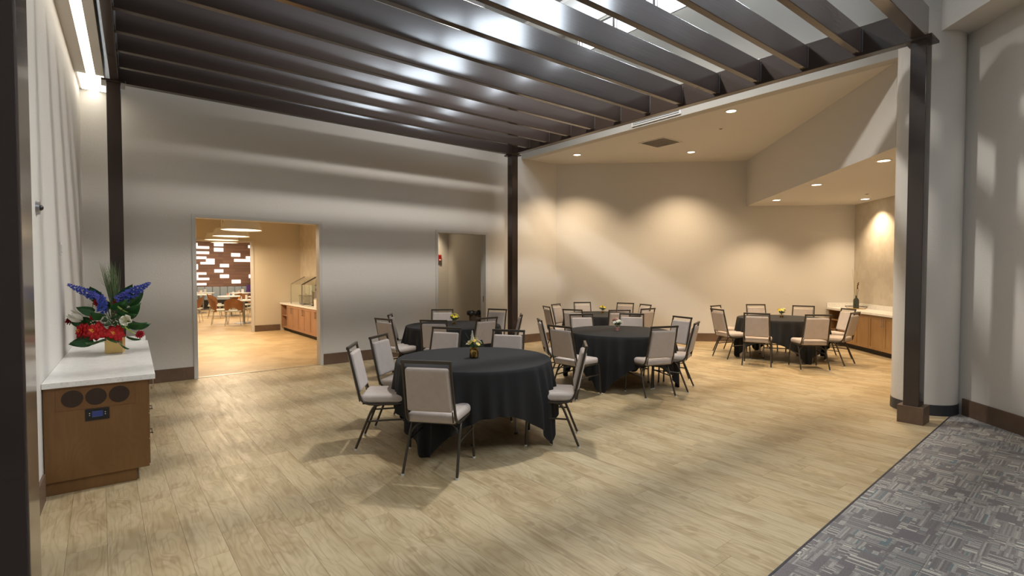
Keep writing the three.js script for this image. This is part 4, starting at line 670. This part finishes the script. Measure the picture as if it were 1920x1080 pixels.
{
  function shellChair() {
    const t = new THREE.Group(); t.name = 'shell_chair';
    const g = new THREE.PlaneGeometry(1, 1, 20, 8), p = g.attributes.position; // curved plywood back
    for (let i = 0; i < p.count; i++) { const a = p.getX(i) * 2.5, v = p.getY(i) + 0.5, r = 0.25, low = 0.40 + 0.16 * Math.max(0, 1 - (a / 0.75) ** 2), hi = 0.83 - 0.14 * (Math.abs(a) / 1.25) ** 2; p.setXYZ(i, Math.sin(a) * r * (1 + 0.06 * v), lerp(low, hi, v), -Math.cos(a) * r * 0.92 - 0.05 * v + 0.02); }
    g.computeVertexNormals(); const back = g.clone(); const n = back.attributes.normal, q = back.attributes.position; for (let i = 0; i < q.count; i++) q.setXYZ(i, q.getX(i) - n.getX(i) * 0.012, q.getY(i) - n.getY(i) * 0.012, q.getZ(i) - n.getZ(i) * 0.012);
    mesh('backrest', mg([g, back]), std({ map: woodTex([160, 110, 70], [146, 98, 60], [124, 80, 48], [1, 1]), roughness: 0.4, side: THREE.DoubleSide }), t);
    mesh('seat', cubeUV(rb(0.44, 0.05, 0.43, 0.022, 0, 0.445, 0.0, 3)), std({ color: lin(0.60, 0.63, 0.60), roughness: 0.7 }), t);
    for (const s of [-1, 1]) for (const z of [-1, 1]) mesh('leg', bar([s * 0.17, 0.425, z * 0.15], [s * 0.22, 0.002, z * 0.215], 0.009), M.chrome, t);
    return t;
  }
  const s0 = shellChair(); let first = true;
  for (const [x, z, a, label] of [[2.87, -18.28, 1.35, 'brown plywood chair turned sideways to the white table nearest the partition'], [3.17, -17.62, 2.75, 'brown plywood chair with its back to the doorway at the nearest white table'], [2.33, -19.5, -1.9, 'brown plywood chair beside the left jamb of the dining room doorway'], [2.72, -23.3, 2.4, 'brown plywood chair at the white table towards the banquette'], [3.3, -21.9, 1.4, 'brown plywood chair at the white table in the middle'], [3.2, -20.9, 1.0, 'brown plywood chair standing behind the nearest white table'], [4.0, -22.2, -2.4, 'brown plywood chair behind the middle white table'], [4.1, -19.0, -2.2, 'brown plywood chair behind the nearest white table, facing the doorway'], [4.25, -20.95, 0.4, 'brown plywood chair next to the dining room doorway jamb']]) {
    if (first) { first = false; s0.name = numbered('shell_chair'); scene.add(s0); s0.position.set(x, 0, z); s0.rotation.y = a; tag(s0, label, 'chair', 'plywood dining chairs'); } else dup(s0, [x, 0, z], a, label, 'plywood dining chairs');
  }
  for (const [x, z, w] of [[2.5, -18.3, 'nearest the partition'], [3.5, -21.8, 'in the middle'], [4.2, -25.0, 'nearest the banquette'], [1.0, -22, 'on the side away from the doorway'], [6.2, -20, 'on the doorway side']]) {
    const t = thing('unseen_ceiling_panel', `unseen square dining room ceiling light ${w}`, 'light', [x, 3.2, z], 0, 'unseen dining room ceiling lights'); mesh('frame', span(-0.62, 0.62, -0.02, 0, -0.62, 0.62), M.white, t); mesh('glowing_diffuser', span(-0.58, 0.58, -0.025, -0.02, -0.58, 0.58), glow([1, 0.88, 0.7], 2), t); rectLight(t, 1.1, 1.1, POWER.dining, [1, 0.80, 0.56], [0, -0.03, 0], [x, -10, z]);  // ceiling panels out of view, placed to light the dining room
  }
  // seated person at the end of the banquette
  const joints = { hip: [0, 0.56, 0, 0.15], chest: [0, 0.86, 0.02, 0.17], neck: [0, 1.08, 0.03, 0.06], head: [0, 1.20, 0.05, 0.105], shL: [-0.19, 1.0, 0.02, 0.07], shR: [0.19, 1.0, 0.02, 0.07], elL: [-0.25, 0.74, 0.10, 0.05], elR: [0.25, 0.74, 0.10, 0.05], haL: [-0.13, 0.76, 0.32, 0.035], haR: [0.13, 0.76, 0.32, 0.035], knL: [-0.12, 0.54, 0.46, 0.075], knR: [0.12, 0.54, 0.46, 0.075], anL: [-0.13, 0.10, 0.44, 0.045], anR: [0.13, 0.10, 0.44, 0.045], toL: [-0.13, 0.06, 0.60, 0.04], toR: [0.13, 0.06, 0.60, 0.04] };
  function body(bones, res = 56) {
    const size = 0.85, cx = 0, cy = 0.66, cz = 0.2, mc = new MarchingCubes(res, new THREE.MeshStandardMaterial(), false, false, 60000); mc.isolation = 0; const half = res / 2;
    for (let k = 0; k < res; k++) for (let j = 0; j < res; j++) for (let i = 0; i < res; i++) {
      const x = (i - half) / half * size + cx, y = (j - half) / half * size + cy, z = (k - half) / half * size + cz; let d = 9;
      for (const [a, b] of bones) { const A = joints[a], B = joints[b], vx = B[0] - A[0], vy = B[1] - A[1], vz = B[2] - A[2], t = Math.max(0, Math.min(1, ((x - A[0]) * vx + (y - A[1]) * vy + (z - A[2]) * vz) / (vx * vx + vy * vy + vz * vz))); const q = Math.hypot(x - A[0] - vx * t, y - A[1] - vy * t, z - A[2] - vz * t) - lerp(A[3], B[3], t), h = Math.max(0.05 - Math.abs(d - q), 0) / 0.05; d = Math.min(d, q) - h * h * 0.0125; }
      mc.field[k * res * res + j * res + i] = -d;
    }
    mc.update(); const n = mc.count, g = new THREE.BufferGeometry(); const P = new Float32Array(mc.positionArray.slice(0, n * 3)); for (let i = 0; i < n; i++) { P[i * 3] = P[i * 3] * size + cx; P[i * 3 + 1] = P[i * 3 + 1] * size + cy; P[i * 3 + 2] = P[i * 3 + 2] * size + cz; }
    g.setAttribute('position', new THREE.BufferAttribute(P, 3)); g.setAttribute('normal', new THREE.BufferAttribute(new Float32Array(mc.normalArray.slice(0, n * 3)), 3)); return cubeUV(g);
  }
  const pr = thing('person', 'person in a purple top seated on the blue-grey banquette', 'person', [5.62, -0.02, DZ + 0.34], 0);
  mesh('body', body([['hip', 'chest'], ['chest', 'neck'], ['neck', 'head'], ['chest', 'shL'], ['chest', 'shR'], ['shL', 'elL'], ['shR', 'elR'], ['elL', 'haL'], ['elR', 'haR'], ['hip', 'knL'], ['hip', 'knR'], ['knL', 'anL'], ['knR', 'anR'], ['anL', 'toL'], ['anR', 'toR']]), std({ color: lin(0.08, 0.03, 0.16), roughness: 0.8 }), pr);
  mesh('hair', new THREE.SphereGeometry(0.118, 20, 14, 0, 6.3, 0, 1.9).translate(0, 1.215, 0.035), std({ color: lin(0.04, 0.025, 0.015), roughness: 0.7 }), pr);
  mesh('face', new THREE.SphereGeometry(0.1, 20, 14).scale(0.85, 1.1, 0.6).translate(0, 1.19, 0.105), std({ color: lin(0.45, 0.28, 0.2), roughness: 0.6 }), pr);
}

// ------------------------------------------------------------------ hallway behind the narrow opening
struct('floor_hall', span(4.62, 8.3, -0.2, 0.001, -12, BZ - 0.0), M.tileFloor);
struct('wall_hall_right', span(7.05, 7.2, 0, 3.1, -11.5, BZ - 0.16), M.wall);
struct('wall_hall_back', span(4.6, 7.2, 0, 3.1, -11.65, -11.5), M.wall);
struct('ceiling', span(4.6, 7.2, 3.1, 3.2, -11.6, BZ - 0.16), M.ceil);
{
  const t = thing('unseen_hall_light', 'unseen flush round ceiling light over the hallway alarm wall', 'light', [6.35, 3.1, -10.95]); mesh('rim', lathe([[0.001, 0], [0.19, 0], [0.2, -0.02], [0.17, -0.04], [0.001, -0.04]], 32), M.white, t); mesh('lamp_lens', cyl(0.165, 0.165, 0.01, 30, 0, -0.045, 0), glow([1, 0.84, 0.6], 3), t); const l = new THREE.SpotLight(col([1, 0.80, 0.55]), POWER.hall, 0, R(36), 0.6); l.position.set(0, -0.08, 0); l.castShadow = true; l.shadow.radius = 4; t.add(l); l.target.position.set(0.1, -1.7, -0.9); t.add(l.target);  // lamp out of view, aimed to brighten the wall with the alarm
  const a = thing('fire_alarm', 'small red fire alarm box on the hallway wall', 'fire alarm', [onZ(823, 484, -11.5).x, onZ(823, 484, -11.5).y, -11.5]); mesh('box', cubeUV(rb(0.1, 0.17, 0.05, 0.008, 0, 0, 0.026)), std({ color: lin(0.42, 0.02, 0.015), roughness: 0.4 }), a); mesh('strobe_lens', cubeUV(rb(0.05, 0.035, 0.02, 0.008, 0, -0.05, 0.058)), M.white, a); mesh('sounder_grille', cubeUV(rb(0.06, 0.05, 0.006, 0.004, 0, 0.035, 0.052)), std({ color: lin(0.30, 0.012, 0.01), roughness: 0.5 }), a);
  const b = thing('waste_bin', 'brown bin with a crumpled black liner inside the hallway', 'bin', [6.68, 0.001, -9.7]); mesh('bin_body', lathe([[0.001, 0.001], [0.135, 0.001], [0.14, 0.01], [0.17, 0.66], [0.175, 0.67], [0.16, 0.67], [0.13, 0.015], [0.001, 0.012]], 28), std({ color: lin(0.09, 0.065, 0.045), roughness: 0.5 }), b);
  seed = 8; const lg = new THREE.TorusGeometry(0.165, 0.035, 10, 40); { const p = lg.attributes.position; for (let i = 0; i < p.count; i++) { const an = Math.atan2(p.getY(i), p.getX(i)), k = 1 + 0.12 * Math.sin(an * 9) + 0.08 * Math.sin(an * 17 + 1); p.setXYZ(i, p.getX(i) * k, p.getY(i) * k, p.getZ(i) * (1.2 + 0.5 * Math.sin(an * 7))); } lg.computeVertexNormals(); lg.rotateX(Math.PI / 2); lg.translate(0, 0.69, 0); } mesh('bin_liner', lg, M.black, b);
}
renderer.render(scene, camera);
